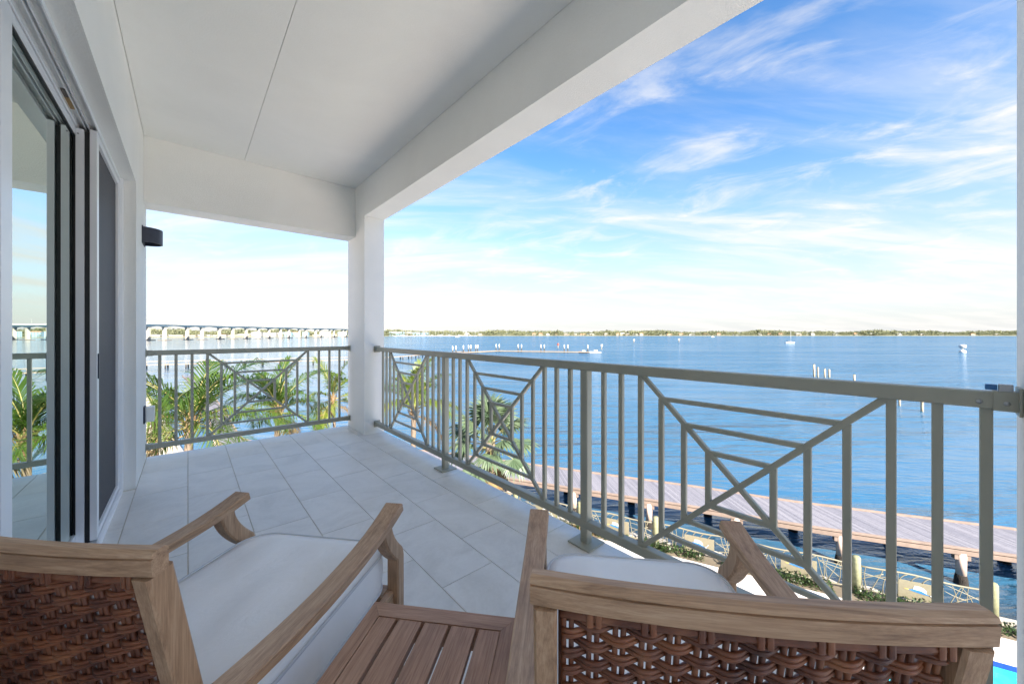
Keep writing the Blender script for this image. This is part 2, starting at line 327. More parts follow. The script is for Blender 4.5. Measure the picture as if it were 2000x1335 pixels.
def plank_mat():
    m, nt, b = new_mat('deck_plank'); v = mapped(nt)
    geo = nt.nodes.new('ShaderNodeNewGeometry'); r = geo.outputs['Random Per Island']
    c = ramp(nt, r, [(0, (0.13, 0.13, 0.16)), (0.5, (0.165, 0.162, 0.195)), (1, (0.20, 0.195, 0.225))])
    c = mixc(nt, 0.3, c, ramp(nt, noise(nt, v, 6, 5), [(0.3, (0.3,) * 3), (0.7, (0.7,) * 3)]), 'SOFT_LIGHT'); nt.links.new(c, b.inputs['Base Color']); b.inputs['Roughness'].default_value = 0.8
plank_mat()
simple('deck_trim', (0.22, 0.165, 0.14), 0.8, 0.15, 3)

# ------------------------------------------------------------------ mesh helpers
class MB:
    def __init__(s): s.v = []; s.f = []; s.sm = []
    def add(s, vs, fs, smooth=False):
        o = len(s.v); s.v += [tuple(p) for p in vs]; s.f += [tuple(i + o for i in f) for f in fs]; s.sm += [smooth] * len(fs); return s
    def box(s, a, b):
        x0, y0, z0 = a; x1, y1, z1 = b
        return s.add([(x0, y0, z0), (x1, y0, z0), (x1, y1, z0), (x0, y1, z0), (x0, y0, z1), (x1, y0, z1), (x1, y1, z1), (x0, y1, z1)],
                     [(3, 2, 1, 0), (4, 5, 6, 7), (0, 1, 5, 4), (1, 2, 6, 5), (2, 3, 7, 6), (3, 0, 4, 7)])
    def cbox(s, a, b, c=0.003):                       # box with chamfered edges
        bm = bmesh.new(); bmesh.ops.create_cube(bm, size=1)
        for v in bm.verts: v.co = Vector([(a[i] + b[i]) / 2 + v.co[i] * (b[i] - a[i]) for i in range(3)])
        bmesh.ops.bevel(bm, geom=list(bm.edges), offset=c, segments=2, affect='EDGES', profile=0.6)
        bm.verts.index_update(); s.add([v.co[:] for v in bm.verts], [[v.index for v in f.verts] for f in bm.faces]); bm.free(); return s
    def sweep(s, path, sec, up=(0, 0, 1), scale=None, smooth=False, caps=True):
        # sec: closed 2D outline (side, up) carried along path
        P = [Vector(p) for p in path]; n = len(P); k = len(sec); up = Vector(up); vs = []; fs = []
        for i, p in enumerate(P):
            t = (P[min(i + 1, n - 1)] - P[max(i - 1, 0)]).normalized()
            side = t.cross(up)
            if side.length < 1e-4: side = t.cross(Vector((1, 0, 0)))
            side.normalize(); u2 = side.cross(t).normalized(); q = 1 if scale is None else scale[i]
            for a, b in sec: vs.append(p + side * a * q + u2 * b * q)
        for i in range(n - 1):
            for j in range(k): fs.append((i * k + j, i * k + (j + 1) % k, (i + 1) * k + (j + 1) % k, (i + 1) * k + j))
        if caps: fs.append(tuple(range(k - 1, -1, -1))); fs.append(tuple((n - 1) * k + j for j in range(k)))
        return s.add(vs, fs, smooth)
    def tube(s, path, r, k=8, smooth=True, caps=True):
        rs = r if isinstance(r, (list, tuple)) else [r] * len(path)
        return s.sweep(path, [(math.cos(2 * math.pi * j / k), math.sin(2 * math.pi * j / k)) for j in range(k)], up=(0.123, 0.05, 0.99), scale=rs, smooth=smooth, caps=caps)
    def bar(s, a, b, wd, ht, up=(0, 0, 1), c=0.0025):
        return s.sweep([a, b], rect(wd, ht, c), up)
    def prism(s, poly, z0, z1):                       # polygon in xy, extruded
        n = len(poly); vs = [(x, y, z0) for x, y in poly] + [(x, y, z1) for x, y in poly]
        fs = [tuple(range(n - 1, -1, -1)), tuple(range(n, 2 * n))] + [(i, (i + 1) % n, n + (i + 1) % n, n + i) for i in range(n)]
        return s.add(vs, fs)
    def mesh(s, name):
        me = bpy.data.meshes.new(name); me.from_pydata(s.v, [], s.f)
        if any(s.sm): me.polygons.foreach_set('use_smooth', s.sm)
        me.update(); return me
    def build(s, name, mat, parent=None, loc=None):
        return put(name, s.mesh(name), mat, parent, loc)
def rect(wd, ht, c=0.0025):
    a, b = wd / 2, ht / 2
    return [(a, -b + c), (a, b - c), (a - c, b), (-a + c, b), (-a, b - c), (-a, -b + c), (-a + c, -b), (a - c, -b)]
def put(name, me, mat, parent=None, loc=None):
    if mat and not me.materials: me.materials.append(MATS[mat])
    o = bpy.data.objects.new(name, me); COL.objects.link(o)
    if loc is not None: o.location = loc
    if parent is not None: o.parent = parent
    return o
def tag(o, label=None, cat=None, group=None, kind=None):
    for k, v in (('label', label), ('category', cat), ('group', group), ('kind', kind)):
        if v: o[k] = v
    return o
def thing(name, label, cat, loc=(0, 0, 0), rz=0, group=None):
    o = bpy.data.objects.new(name, None); COL.objects.link(o); o.location = loc; o.rotation_euler = (0, 0, rz); o.empty_display_size = 0.2
    return tag(o, label, cat, group)
ORD = ['first', 'second', 'third', 'fourth', 'fifth', 'sixth', 'seventh', 'eighth', 'ninth', 'tenth', 'eleventh', 'twelfth', 'thirteenth', 'fourteenth', 'fifteenth', 'sixteenth', 'seventeenth', 'eighteenth', 'nineteenth', 'twentieth',
       'twenty-first', 'twenty-second', 'twenty-third', 'twenty-fourth', 'twenty-fifth', 'twenty-sixth', 'twenty-seventh', 'twenty-eighth', 'twenty-ninth', 'thirtieth', 'thirty-first', 'thirty-second', 'thirty-third', 'thirty-fourth', 'thirty-fifth', 'thirty-sixth', 'thirty-seventh', 'thirty-eighth', 'thirty-ninth', 'fortieth']
GZ = -8.2; WZ = -9.9                                   # ground and water levels below the balcony floor
def fp(d, lat, z): return FW * d + RT * lat + Vector((0, 0, z))

# ------------------------------------------------------------------ water and land
wm = MB(); wm.add([(-9000, -9000, WZ), (9000, -9000, WZ), (9000, 9000, WZ), (-9000, 9000, WZ)], [(0, 1, 2, 3)])
tag(wm.build('water', 'river_water'), kind='structure')
SEAWALL = [(27, -20), (22.1, -7.2), (15.9, 8.0), (10.7, 20.0), (4.5, 28), (-0.3, 37), (-1.6, 48), (-3, 70), (-14, 110), (-22, 165), (-60, 190)]
POOL = [(17.75, -2.0), (16.35, 1.6), (11.5, -0.3), (12.9, -3.9)]
shore = SEAWALL + [(-300, 190), (-300, -120), (27, -120)]
def poly_with_hole(outer, hole, z):
    bm = bmesh.new(); eds = []
    for ring in (outer, hole):
        vs = [bm.verts.new((x, y, z)) for x, y in ring]
        eds += [bm.edges.new((vs[i], vs[(i + 1) % len(vs)])) for i in range(len(vs))]
    bmesh.ops.triangle_fill(bm, edges=eds, use_beauty=True, use_dissolve=False)
    for f in bm.faces:
        f.normal_update()
        if f.normal.z < 0: f.normal_flip()
    bm.verts.index_update(); r = ([v.co[:] for v in bm.verts], [[v.index for v in f.verts] for f in bm.faces]); bm.free(); return r
g = MB(); v_, f_ = poly_with_hole(shore, POOL, GZ); g.add(v_, f_)
ground = tag(g.build('ground', 'paving'), kind='structure')
sw = MB()
for i in range(len(SEAWALL) - 1):
    a, b = Vector(SEAWALL[i]), Vector(SEAWALL[i + 1]); d = (b - a).normalized(); n = Vector((-d.y, d.x)) * -1
    if n.x < 0 and i < 8: n = -n
    p = [a, b, b + n * 0.3, a + n * 0.3]
    sw.prism([(q.x, q.y) for q in p], WZ - 1.2, GZ + 0.10)
tag(sw.build('seawall', 'seawall'), 'concrete seawall holding the paved terrace above the river', 'seawall')
# sand and soil beds along the edge
def strip(points, w0, w1, z, name, mat):
    vs = []; fs = []
    for i, (x, y) in enumerate(points):
        a = Vector(points[max(i - 1, 0)]); b = Vector(points[min(i + 1, len(points) - 1)]); d = (b - a).normalized(); n = Vector((d.y, -d.x))
        if n.x > 0: n = -n
        for q in (w0, w1): p = Vector((x, y)) + n * q; vs.append((p.x, p.y, z))
    for i in range(len(points) - 1): fs.append((2 * i, 2 * i + 1, 2 * i + 3, 2 * i + 2))
    return tag(MB().add(vs, fs).build(name, mat), kind='structure')
strip(SEAWALL[:4], 0.05, 0.75, GZ + 0.02, 'soil_bed', 'soil')
strip(SEAWALL[3:9], 0.05, 14.0, GZ + 0.012, 'sand_bed', 'sand')
# pool: floor, walls, tile band, water
pc = MB(); n4 = len(POOL); ctr = Vector((sum(p[0] for p in POOL) / 4, sum(p[1] for p in POOL) / 4))
pw = tag(MB().add([(x, y, GZ - 0.16) for x, y in POOL], [tuple(range(4))] if True else []).build('pool_water', 'pool_water'), kind='structure')
for i in range(4):
    a, b = POOL[i], POOL[(i + 1) % 4]
    pc.add([(a[0], a[1], GZ), (b[0], b[1], GZ), (b[0], b[1], GZ - 0.3), (a[0], a[1], GZ - 0.3)], [(0, 1, 2, 3)])
pc.build('tile_band', 'pool_tile', pw)

# ------------------------------------------------------------------ the building with its balcony
WX, RX0, RX1 = -0.315, 1.633, 1.88                     # wall face, beam inner face, beam outer face
YE0, YE1, YB = 4.93, 5.215, -1.7                       # end beam faces, rear end of the balcony
CZ, BZ, EBZ, HZ = 3.13, 2.70, 2.50, 2.475              # ceiling, long beam, end beam, door head
bld = thing('apartment_building', 'white stucco building with the covered balcony over the river', 'building')
m = MB()
m.box((-0.60, 1.20, HZ), (WX, 4.25, CZ + 0.3)); m.box((-0.60, 4.25, -0.012), (WX, YE1, CZ + 0.3)); m.box((-0.60, -24, -0.012), (WX, 1.20, CZ + 0.3))  # last box runs on unseen behind the camera to block the sun
m.build('wall', 'stucco', bld)
m = MB()
m.box((-14, -44, GZ - 0.05), (WX, YE1, -0.262)); m.box((-14, -3.0, CZ + 0.302), (WX, YE1, 4.2)); m.box((-14, -44, CZ + 0.302), (WX, -3.002, 8.4))  # unseen upper block, raised at the rear to keep sun off the balcony
m.box((-14, -44, -0.26), (-3.2, YE1, CZ + 0.30)); m.box((-3.198, 5.08, -0.26), (-0.602, YE1, CZ + 0.30)); m.box((-3.198, -44, -0.26), (-0.602, -3.2, CZ + 0.30))
m.build('facade', 'stucco', bld)
m = MB()
m.box((-3.198, -3.198, -0.26), (-0.602, 5.078, -0.004)); m.box((-3.198, -3.198, 2.9), (-0.602, 5.078, CZ + 0.30))
m.box((-3.19, -3.19, -0.004), (-3.1, 5.07, 2.9))  # unseen room, made shallow and pale to bounce light onto the balcony
m.build('living_room', 'room_pale', bld)
ceil = MB().box((WX + 0.001, YB, CZ + 0.03), (RX1 - 0.001, YE1 - 0.001, CZ + 0.298)).build('ceiling', 'joint_dark', bld)
MB().box((WX + 0.003, YB, CZ), (0.459, YE0 - 0.003, CZ + 0.029)).build('ceiling_panel', 'ceiling_paint', ceil)
MB().box((0.462, YB, CZ), (RX0 - 0.003, YE0 - 0.003, CZ + 0.029)).build('ceiling_panel', 'ceiling_paint', ceil)
MB().box((RX0, YB, BZ), (RX1, 4.597, CZ + 0.029)).build('beam', 'stucco', bld)
MB().box((WX + 0.001, YE0, EBZ), (RX0 - 0.002, YE1 - 0.003, CZ + 0.029)).build('beam', 'stucco', bld)
MB().box((RX0 - 0.001, 4.598, -0.010), (RX1 - 0.002, YE1, CZ + 0.028)).build('column', 'stucco', bld)
MB().box((RX0, -0.80, -0.010), (RX1 - 0.002, -0.178, BZ - 0.001)).build('column', 'stucco', bld)
for y0, y1 in ((4.598, YE1), (-0.80, -0.178)):
    MB().box((RX0, y0, GZ - 0.05), (RX1 - 0.002, y1 - 0.004, -0.262)).build('column', 'stucco', bld)
# floor: slab with running-bond tiles
fl = tag(MB().box((WX - 0.09, YB, -0.26), (1.872, 5.232, -0.0045)).build('floor', 'grout'), kind='structure')
TW, TL, GAP = 0.3125, 0.61, 0.0020
tmeshes = {}
for cidx in range(-1, 6):
    x0 = cidx * TW; x1 = x0 + TW
    off = 2.80 if cidx % 2 else 2.495
    k = -8
    while off + k * TL < 5.24:
        y0, y1 = off + k * TL, off + (k + 1) * TL; k += 1
        if y1 < -1.0: continue
        y1 = min(y1, 5.24)
        if y1 - y0 < 0.02: continue
        if y0 < -1.6: continue
        xa, xb, ya, yb = x0 + GAP, min(x1, 1.885) - GAP, y0 + GAP, y1 - GAP
        key = (round(xb - xa, 3), round(yb - ya, 3))
        if key not in tmeshes:
            tmeshes[key] = MB().cbox((-key[0] / 2, -key[1] / 2, -0.012), (key[0] / 2, key[1] / 2, 0), 0.0016).mesh('tile')
        put('tile', tmeshes[key], 'floor_tile', fl, ((xa + xb) / 2, (ya + yb) / 2, random.uniform(-0.0006, 0.0006)))
for i in range(5):                                     # narrow cut tiles along the door sill
    y0 = 0.42 + i * TL * 1.25
    put('tile', MB().cbox((-0.037, -TL * 0.62, -0.012), (0.037, TL * 0.62, 0), 0.0016).mesh('tile'), 'floor_tile', fl, (WX - 0.0385, y0 + TL * 0.6, -0.001))

# sliding doors: fixed pane, stacked sliding panel, insect screen, head track
fx = MB()
fx.cbox((-0.525, 2.135, 0.0), (-0.488, 2.248, 2.455), 0.003)
door = fx.build('sliding_door', 'white_frame', bld); door['label'] = 'fixed white-framed glass door pane reflecting the river'
MB().cbox((-0.524, 2.250, 2.405), (-0.489, 4.21, 2.455), 0.003).build('top_rail', 'white_frame', door)
MB().cbox((-0.524, 2.250, 0.0), (-0.489, 4.21, 0.085), 0.003).build('bottom_rail', 'white_frame', door)
MB().box((-0.503, 2.251, 0.086), (-0.4985, 4.20, 2.404)).build('glass_pane', 'door_glass', door)
MB().box((-0.498, 2.251, 2.394), (-0.492, 4.20, 2.404)).build('gasket_gap_fill', 'black_gasket', door)
MB().box((-0.4965, 3.272, 0.02), (-0.4895, 4.2, 2.40)).build('gasket_gap_fill', 'black_gasket', door)  # black strip painting in the dark gap between pane and sliding panel
d2 = MB().cbox((-0.488, 3.262, 0.012), (-0.455, 3.352, 2.440), 0.002).build('sliding_door', 'white_frame', bld); d2['label'] = 'white sliding door panel pushed back behind the screen'
MB().box((-0.474, 3.354, 0.03), (-0.468, 4.2, 2.43)).build('glass_pane', 'door_glass', d2)
MB().box((-0.4545, 3.276, 0.012), (-0.4335, 4.2, 2.436)).build('gasket_gap_fill', 'black_gasket', d2)  # recessed black weatherstrip box, also painting the gap to the screen dark
for z0 in (2.20, 2.30): MB().box((-0.482, 3.2605, z0 + 0.205), (-0.474, 3.2618, z0 + 0.213)).build('screw', 'steel', d2)
d3 = MB().cbox((-0.433, 3.262, 0.03), (-0.404, 3.325, 2.450), 0.002).build('screen_door', 'white_frame', bld); d3['label'] = 'insect screen door with dark mesh beside the wall'
MB().cbox((-0.432, 3.327, 2.405), (-0.405, 4.16, 2.450), 0.002).build('top_rail', 'white_frame', d3)
MB().cbox((-0.432, 3.327, 0.03), (-0.405, 4.16, 0.07), 0.002).build('bottom_rail', 'white_frame', d3)
MB().cbox((-0.433, 4.161, 0.03), (-0.404, 4.20, 2.450), 0.002).build('stile', 'white_frame', d3)
MB().box((-0.422, 3.326, 0.07), (-0.420, 4.162, 2.405)).build('insect_screen', 'insect_mesh', d3)
MB().cbox((-0.404, 3.280, 0.98), (-0.398, 3.305, 1.13), 0.002).build('handle', 'sconce_black', d3)
fr = MB().cbox((-0.535, 4.202, 0.0), (-0.385, 4.249, HZ - 0.001), 0.003).build('door_frame', 'white_frame', bld)
MB().cbox((-0.536, 1.21, -0.006), (-0.398, 4.201, 0.018), 0.003).build('sill', 'white_frame', fr)
MB().cbox((-0.403, 1.21, -0.005), (-0.385, 4.201, 0.030), 0.003).build('sill', 'white_frame', fr)
for x0, x1, z0 in ((-0.403, -0.397, 2.448), (-0.4385, -0.4335, 2.452), (-0.4535, -0.4495, 2.452), (-0.486, -0.479, 2.448)):
    MB().box((x0, 1.21, z0), (x1, 4.20, HZ - 0.001)).build('head_track', 'white_frame', fr)
MB().box((-0.600, 1.21, 2.457), (-0.530, 4.2, HZ - 0.001)).build('head_track', 'white_frame', fr)
MB().box((-0.478, 2.95, 2.469), (-0.462, 3.08, 2.4735)).build('sticker', 'label_tan', fr)
MB().box((-0.478, 2.86, 2.469), (-0.462, 2.945, 2.4735)).build('sticker', 'pile_cap', fr)

# wall sconce and outlet box
sco = thing('wall_sconce', 'black half-round wall sconce beside the screen door', 'wall lamp', (WX, 4.85, 2.09))
MB().box((0.0005, -0.125, -0.01), (0.008, 0.125, 0.145)).build('backplate', 'sconce_black', sco)
pts = [(0.008 + 0.128 * math.sin(t), -0.125 * math.cos(t)) for t in np.linspace(0, math.pi, 25)]
inn = [(0.008 + 0.118 * math.sin(t), -0.115 * math.cos(t)) for t in np.linspace(math.pi, 0, 25)]
MB().prism(pts + inn, 0.0, 0.135).build('shade', 'sconce_black', sco)
MB().prism([(0.009 + 0.117 * math.sin(t), -0.114 * math.cos(t)) for t in np.linspace(0.02, math.pi - 0.02, 20)], 0.05, 0.06).build('diffuser', 'white_plastic', sco)
out = thing('outlet_box', 'white weatherproof outlet box low on the wall by the end railing', 'outlet box', (WX, 4.95, 0.40))
MB().cbox((0.0005, -0.075, 0.0), (0.012, 0.03, 0.16), 0.002).build('backplate', 'sconce_black', out)
MB().cbox((0.012, -0.06, 0.012), (0.075, 0.05, 0.15), 0.006).build('cover', 'white_plastic', out)

# ------------------------------------------------------------------ railings
def railing(name, label, x0, x1, pickets, panels, posts, loc, rz, flip=False):
    # local frame: x along the rail, y outward, z up
    r = thing(name, label, 'railing', loc, rz)
    MB().bar((x0, 0, 1.055), (x1, 0, 1.055), 0.050, 0.050, c=0.004).build('top_rail', 'rail_paint', r)
    MB().bar((x0, 0, 0.1185), (x1, 0, 0.1185), 0.050, 0.049, c=0.004).build('bottom_rail', 'rail_paint', r)
    pm = MB().bar((0, 0, 0.1425), (0, 0, 1.0305), 0.025, 0.025, up=(1, 0, 0)).mesh('picket')
    for x in pickets: put('picket', pm, 'rail_paint', r, (x, 0, 0))
    for xa, xb in panels:
        cx = (xa + xb) / 2; hw = (xb - xa) / 2; cz = 0.5865; hh = 0.444
        pn = put('panel_bar', pm, 'rail_paint', r, (xa, 0, 0)); put('panel_bar', pm, 'rail_paint', r, (xb, 0, 0))
        s1 = ((cx - hw + 0.012, cz - hh), (cx + hw - 0.012, cz + hh))
        MB().bar((s1[0][0], 0, s1[0][1]), (s1[1][0], 0, s1[1][1]), 0.0235, 0.024, up=(0, 1, 0)).build('panel_bar', 'rail_paint', r)
        MB().bar((s1[0][0], 0.0, s1[1][1]), (s1[1][0], 0.0, s1[0][1]), 0.0225, 0.0225, up=(0, 1, 0)).build('panel_bar', 'rail_paint', r)
        for q in (0.757, 0.512, 0.272):
            a, b = hw * q, hh * q
            for sx in (-1, 1): MB().bar((cx + sx * a, 0, cz - b), (cx + sx * a, 0, cz + b), 0.021, 0.0245, up=(1, 0, 0)).build('panel_bar', 'rail_paint', r)
            for sz in (-1, 1): MB().bar((cx - a, 0, cz + sz * b), (cx + a, 0, cz + sz * b), 0.0205, 0.021).build('panel_bar', 'rail_paint', r)
    for x in posts:
        p = MB().bar((x, 0, 0.011), (x, 0, 1.031), 0.0505, 0.0515, up=(1, 0, 0), c=0.004).build('post', 'rail_paint', r)
        MB().cbox((x - 0.078, -0.076, 0.001), (x + 0.078, 0.076, 0.0105), 0.002).build('base_plate', 'rail_paint', p)
        for zz in (0.045, 0.105, 0.135): MB().tube([(x, -0.0262, zz), (x, -0.0285, zz)], 0.0035, 8).build('rivet', 'rail_paint', p)
    for x, s in ((x0, 1), (x1, -1)):
        for z in (1.055, 0.1185):
            b = MB().cbox((min(x - s * 0.0005, x + s * 0.006), -0.040, z - 0.040), (max(x - s * 0.0005, x + s * 0.006), 0.040, z + 0.040), 0.0015)
            b.cbox((min(x, x + s * 0.05), -0.0285, z - 0.029), (max(x, x + s * 0.05), 0.0285, z + 0.0275), 0.002)
            b.build('bracket', 'rail_paint', r)
            for dx in (0.026, 0.075):
                MB().tube([(x + s * dx, -0.0250 - (0.0035 if dx < 0.05 else 0), z - 0.006), (x + s * dx, -0.0268 - (0.0035 if dx < 0.05 else 0), z - 0.006)], 0.0065, 10).build('screw', 'steel', r)
    return r
k_ = 1.7725 / 1.76
L0 = 4.59
def ly(y): return L0 - y * k_ if False else L0 - y      # local x runs from the far column towards the near one
pk = [4.395, 4.292, 3.180, 3.071, 2.817, 2.708, 1.585, 1.473, 1.227, 1.114, -0.020, -0.115]
pans = [(4.19, 3.288), (2.598, 1.693), (0.998, 0.082)]
railing('balcony_railing', 'long olive-grey metal balcony railing facing the river, with three cross panels', 0.0, L0 + 0.176, [ly(y) for y in pk], [(ly(a), ly(b)) for a, b in pans], [ly(2.955), ly(1.353)], (1.785, L0, 0), -math.pi / 2)
railing('balcony_railing', 'short olive-grey metal railing closing the far end of the balcony, with one cross panel', 0.0, RX0 - WX - 0.001, [x - WX for x in (-0.214, -0.092, 0.033, 1.256, 1.380, 1.503)], [(0.159 - WX, 1.131 - WX)], [], (WX, 5.155, 0), 0)
clip = thing('cable_clip', 'small steel and blue clamp on the end of the long railing', 'clamp', (1.775, -0.150, 1.081))
MB().cbox((-0.012, -0.012, 0), (0.012, 0.014, 0.022), 0.002).build('clamp_body', 'steel', clip); MB().cbox((-0.009, 0.016, 0.004), (0.009, 0.038, 0.02), 0.002).build('clamp_tip', 'fish_blue', clip)

# ------------------------------------------------------------------ chairs and side table
TH = R_(40); EV = Vector((math.cos(TH), math.sin(TH), 0)); QV = Vector((math.sin(TH), -math.cos(TH), 0))
RZ = TH - math.pi / 2
def back_y(z):                                          # line of the back posts
    if z > 0.42: return -0.295 - (z - 0.42) * 0.205
    return -0.295 - (0.42 - z) * 0.20
def bow(x): return -0.022 * (1 - (x / 0.30) ** 2)
def cushion_mesh(wx, y0, y1, z0, z1):
    bm = bmesh.new(); bmesh.ops.create_cube(bm, size=2)
    bmesh.ops.subdivide_edges(bm, edges=list(bm.edges), cuts=17, use_grid_fill=True)
    hy = (y1 - y0) / 2; cyy = (y0 + y1) / 2; hz = (z1 - z0) / 2; cz = (z0 + z1) / 2; rnd = random.Random(3)
    for v in bm.verts:
        x, y, z = v.co
        cr = 0.10                                       # rounded corners in plan
        X, Y = x * wx, y * hy
        ax, ay = abs(X) - (wx - cr), abs(Y) - (hy - cr)
        if ax > 0 and ay > 0:
            l = math.hypot(ax, ay); k = max(ax, ay) / l if l else 1
            X = math.copysign(wx - cr + ax * k, X); Y = math.copysign(hy - cr + ay * k, Y)
        e = max(abs(x), abs(y))
        puff = (1 - max(0, (abs(x) - 0.15) / 0.85) ** 4) * (1 - max(0, (abs(y) - 0.15) / 0.85) ** 4)
        Z = cz + z * hz * (0.89 + 0.11 * puff)
        if abs(z) < 0.99: bulge = 1 + 0.022 * (1 - z * z); X *= bulge; Y *= bulge
        if z > 0.98:
            Z += (0.0045 * math.sin(7.1 * X / wx + 1.3) * math.cos(5.3 * Y / hy) + 0.003 * math.sin(11 * X / wx + 3 * Y)) * (1 - e ** 8)
        v.co = (X, cyy + Y, Z)
    for f in bm.faces: f.smooth = True
    me = bpy.data.meshes.new('cushion'); bm.to_mesh(me); bm.free(); return me
def piping_path(wx, y0, y1, z, n=100):
    hy = (y1 - y0) / 2; cyy = (y0 + y1) / 2; cr = 0.10; P = []
    for cxs, cys, a0 in ((1, 1, 0), (-1, 1, 90), (-1, -1, 180), (1, -1, 270)):
        for t in np.linspace(0, 90, 12):
            a = R_(a0 + t); P.append((cxs * (wx - cr) + cr * math.cos(a), cyy + cys * (hy - cr) + cr * math.sin(a), z))
    return P + [P[0]]
ARMSEC = [(0.030, -0.0115), (0.030, 0.0035), (0.0278, 0.0050), (0.030, 0.0065), (0.030, 0.0105), (0.026, 0.0135), (-0.026, 0.0135), (-0.030, 0.0105), (-0.030, 0.0065), (-0.0278, 0.0050), (-0.030, 0.0035), (-0.030, -0.0115), (-0.027, -0.0135), (0.027, -0.0135)]
def make_chair(label, loc, turn=0.0):
    c = thing('lounge_chair', label, 'chair', loc, RZ + turn, 'wicker-backed chairs on the balcony')
    for s in (-1, 1):
        path = []
        for t in np.linspace(0, 1, 15):
            y = -0.355 + 0.725 * t; z = 0.596 - 0.030 * math.sin(math.pi * t) * (1 - t * 0.3) + 0.006 * t + 0.016 * max(0, (t - 0.72) / 0.28) ** 2
            path.append((s * (0.315 + 0.006 * math.sin(math.pi * t)), y, z))
        MB().sweep(path, ARMSEC, scale=[1.0 + 0.10 * max(0, (t - 0.7) / 0.3) for t in np.linspace(0, 1, 15)]).build('arm', 'chair_wood_y', c)
        lp = []
        for t in np.linspace(0, 1, 10):
            z = 0.590 - 0.145 * t; lp.append((s * 0.312, 0.285 + 0.095 * t ** 1.7, z))
        lp += [(s * 0.312, 0.387, 0.425), (s * 0.312, 0.387, 0.0015)]
        MB().sweep(lp, rect(0.050, 0.044, 0.005), up=(1, 0, 0), scale=[1.12 - 0.12 * t for t in np.linspace(0, 1, 10)] + [1, 1]).build('front_leg', 'chair_wood_z', c)
        bp = [(s * 0.268, back_y(z), z) for z in (0.0, 0.2, 0.40, 0.44, 0.60, 0.75, 0.862)]; bp[0] = (s * 0.268, back_y(0), 0.0015)
        MB().sweep(bp, rect(0.042, 0.034, 0.004), up=(1, 0, 0)).build('back_post', 'chair_wood_z', c)
        MB().bar((s * 0.303, back_y(0.30) + 0.02, 0.288), (s * 0.303, 0.365, 0.288), 0.026, 0.055, c=0.003).build('seat_rail', 'chair_wood_y', c)
    # crest rail, bowed backwards
    cp = [(x, back_y(0.885) + bow(x) + 0.002, 0.884) for x in np.linspace(-0.288, 0.288, 17)]
    sec = [(0.013, -0.022), (0.0150, 0.0075), (0.0115, 0.0085), (0.0115, 0.0105), (0.0150, 0.0115), (0.0125, 0.0180), (0.004, 0.0210), (-0.010, 0.0205), (-0.0145, 0.0160), (-0.0150, 0.0115), (-0.0115, 0.0105), (-0.0115, 0.0085), (-0.0150, 0.0075), (-0.015, -0.020), (-0.011, -0.024), (0.009, -0.024)]
    MB().sweep(cp, [(a_, b_ * 0.90) for a_, b_ in sec]).build('crest_rail', 'chair_wood_x', c)
    MB().bar((-0.250, back_y(0.43), 0.43), (0.250, back_y(0.43), 0.43), 0.026, 0.045, c=0.003).build('lower_back_rail', 'chair_wood_x', c)
    MB().bar((-0.290, 0.378, 0.288), (0.290, 0.378, 0.288), 0.026, 0.055, c=0.003).build('seat_rail', 'chair_wood_x', c)
    for i in range(6): 
        y = -0.20 + i * 0.105
        MB().cbox((-0.289, y, 0.302), (0.289, y + 0.06, 0.316), 0.002).build('seat_slat', 'chair_wood_x', c)
    cu = put('cushion', cushion_mesh(0.283, -0.235, 0.405, 0.322, 0.468), 'cushion', c)
    for z in (0.4585, 0.3325): MB().tube(piping_path(0.2850, -0.2365, 0.4065, z), 0.0048, 6, caps=False).build('piping', 'piping_cloth', cu)
    # woven back: pairs of uprights with wide strands passing alternately in front and behind
    bk = MB().tube([(x, back_y(0.850) + bow(x) * 0.9 - 0.001, 0.8495) for x in np.linspace(-0.246, 0.246, 17)], 0.0078, 8).build('woven_back', 'wicker', c)
    ups = np.linspace(-0.236, 0.236, 14); zt, zb = 0.856, 0.452
    for x in ups:
        for o in (-0.0055, 0.0055):
            MB().tube([(x + o, back_y(z) + bow(x) * 0.9 + 0.003, z) for z in np.linspace(zb, zt, 5)], 0.0042, 6).build('upright_strand', 'wicker', bk)
    sp = ups[1] - ups[0]; nrow = 23
    prof = [(0.0030, -0.0074), (0.0046, -0.0040), (0.0030, -0.0010), (0.0047, 0.0028), (0.0030, 0.0072), (-0.0030, 0.0072), (-0.0047, 0.0028), (-0.0030, -0.0010), (-0.0046, -0.0040), (-0.0030, -0.0074)]
    rr = random.Random(5)
    for i in range(nrow):
        z = zt - 0.0230 - i * (zt - zb - 0.028) / nrow
        ph = i % 2; P = []
        for x in np.linspace(-0.243, 0.243, 105):
            a = math.pi * ((x - ups[0]) / sp + ph)
            P.append((x, back_y(z) + bow(x) * 0.9 + 0.003 + 0.0080 * math.cos(a), z + 0.0010 * math.sin(a * 0.5 + i) + rr.uniform(-0.0003, 0.0003)))
        row = MB()
        for dz in (-0.0036, 0.0034): row.tube([(p[0], p[1], p[2] + dz) for p in P], 0.0037, 7)
        row.build('weave_strand', 'wicker', bk)
    for i, x in enumerate(ups[1::2]):                   # binding wraps over the top strand
        for o in (-0.0075, 0.0075):
            MB().cbox((x + o * 0.75 - 0.0046, back_y(0.850) + bow(x) * 0.9 - 0.0112, 0.8385), (x + o * 0.75 + 0.0046, back_y(0.850) + bow(x) * 0.9 + 0.0092, 0.8600), 0.003).build('binding', 'wicker', bk)
    for s in (-1, 1):
        MB().tube([(s * 0.2465, back_y(z) + 0.002, z) for z in np.linspace(0.45, 0.86, 4)], 0.0035, 6).build('upright_strand', 'wicker', bk)
    return c
make_chair('wicker-backed wooden chair with white cushion, left of the slatted side table', EV * 0.893 + QV * -0.94)
make_chair('wicker-backed wooden chair with white cushion, nearest the long railing', EV * 0.932 + QV * 0.227, R_(1.4))
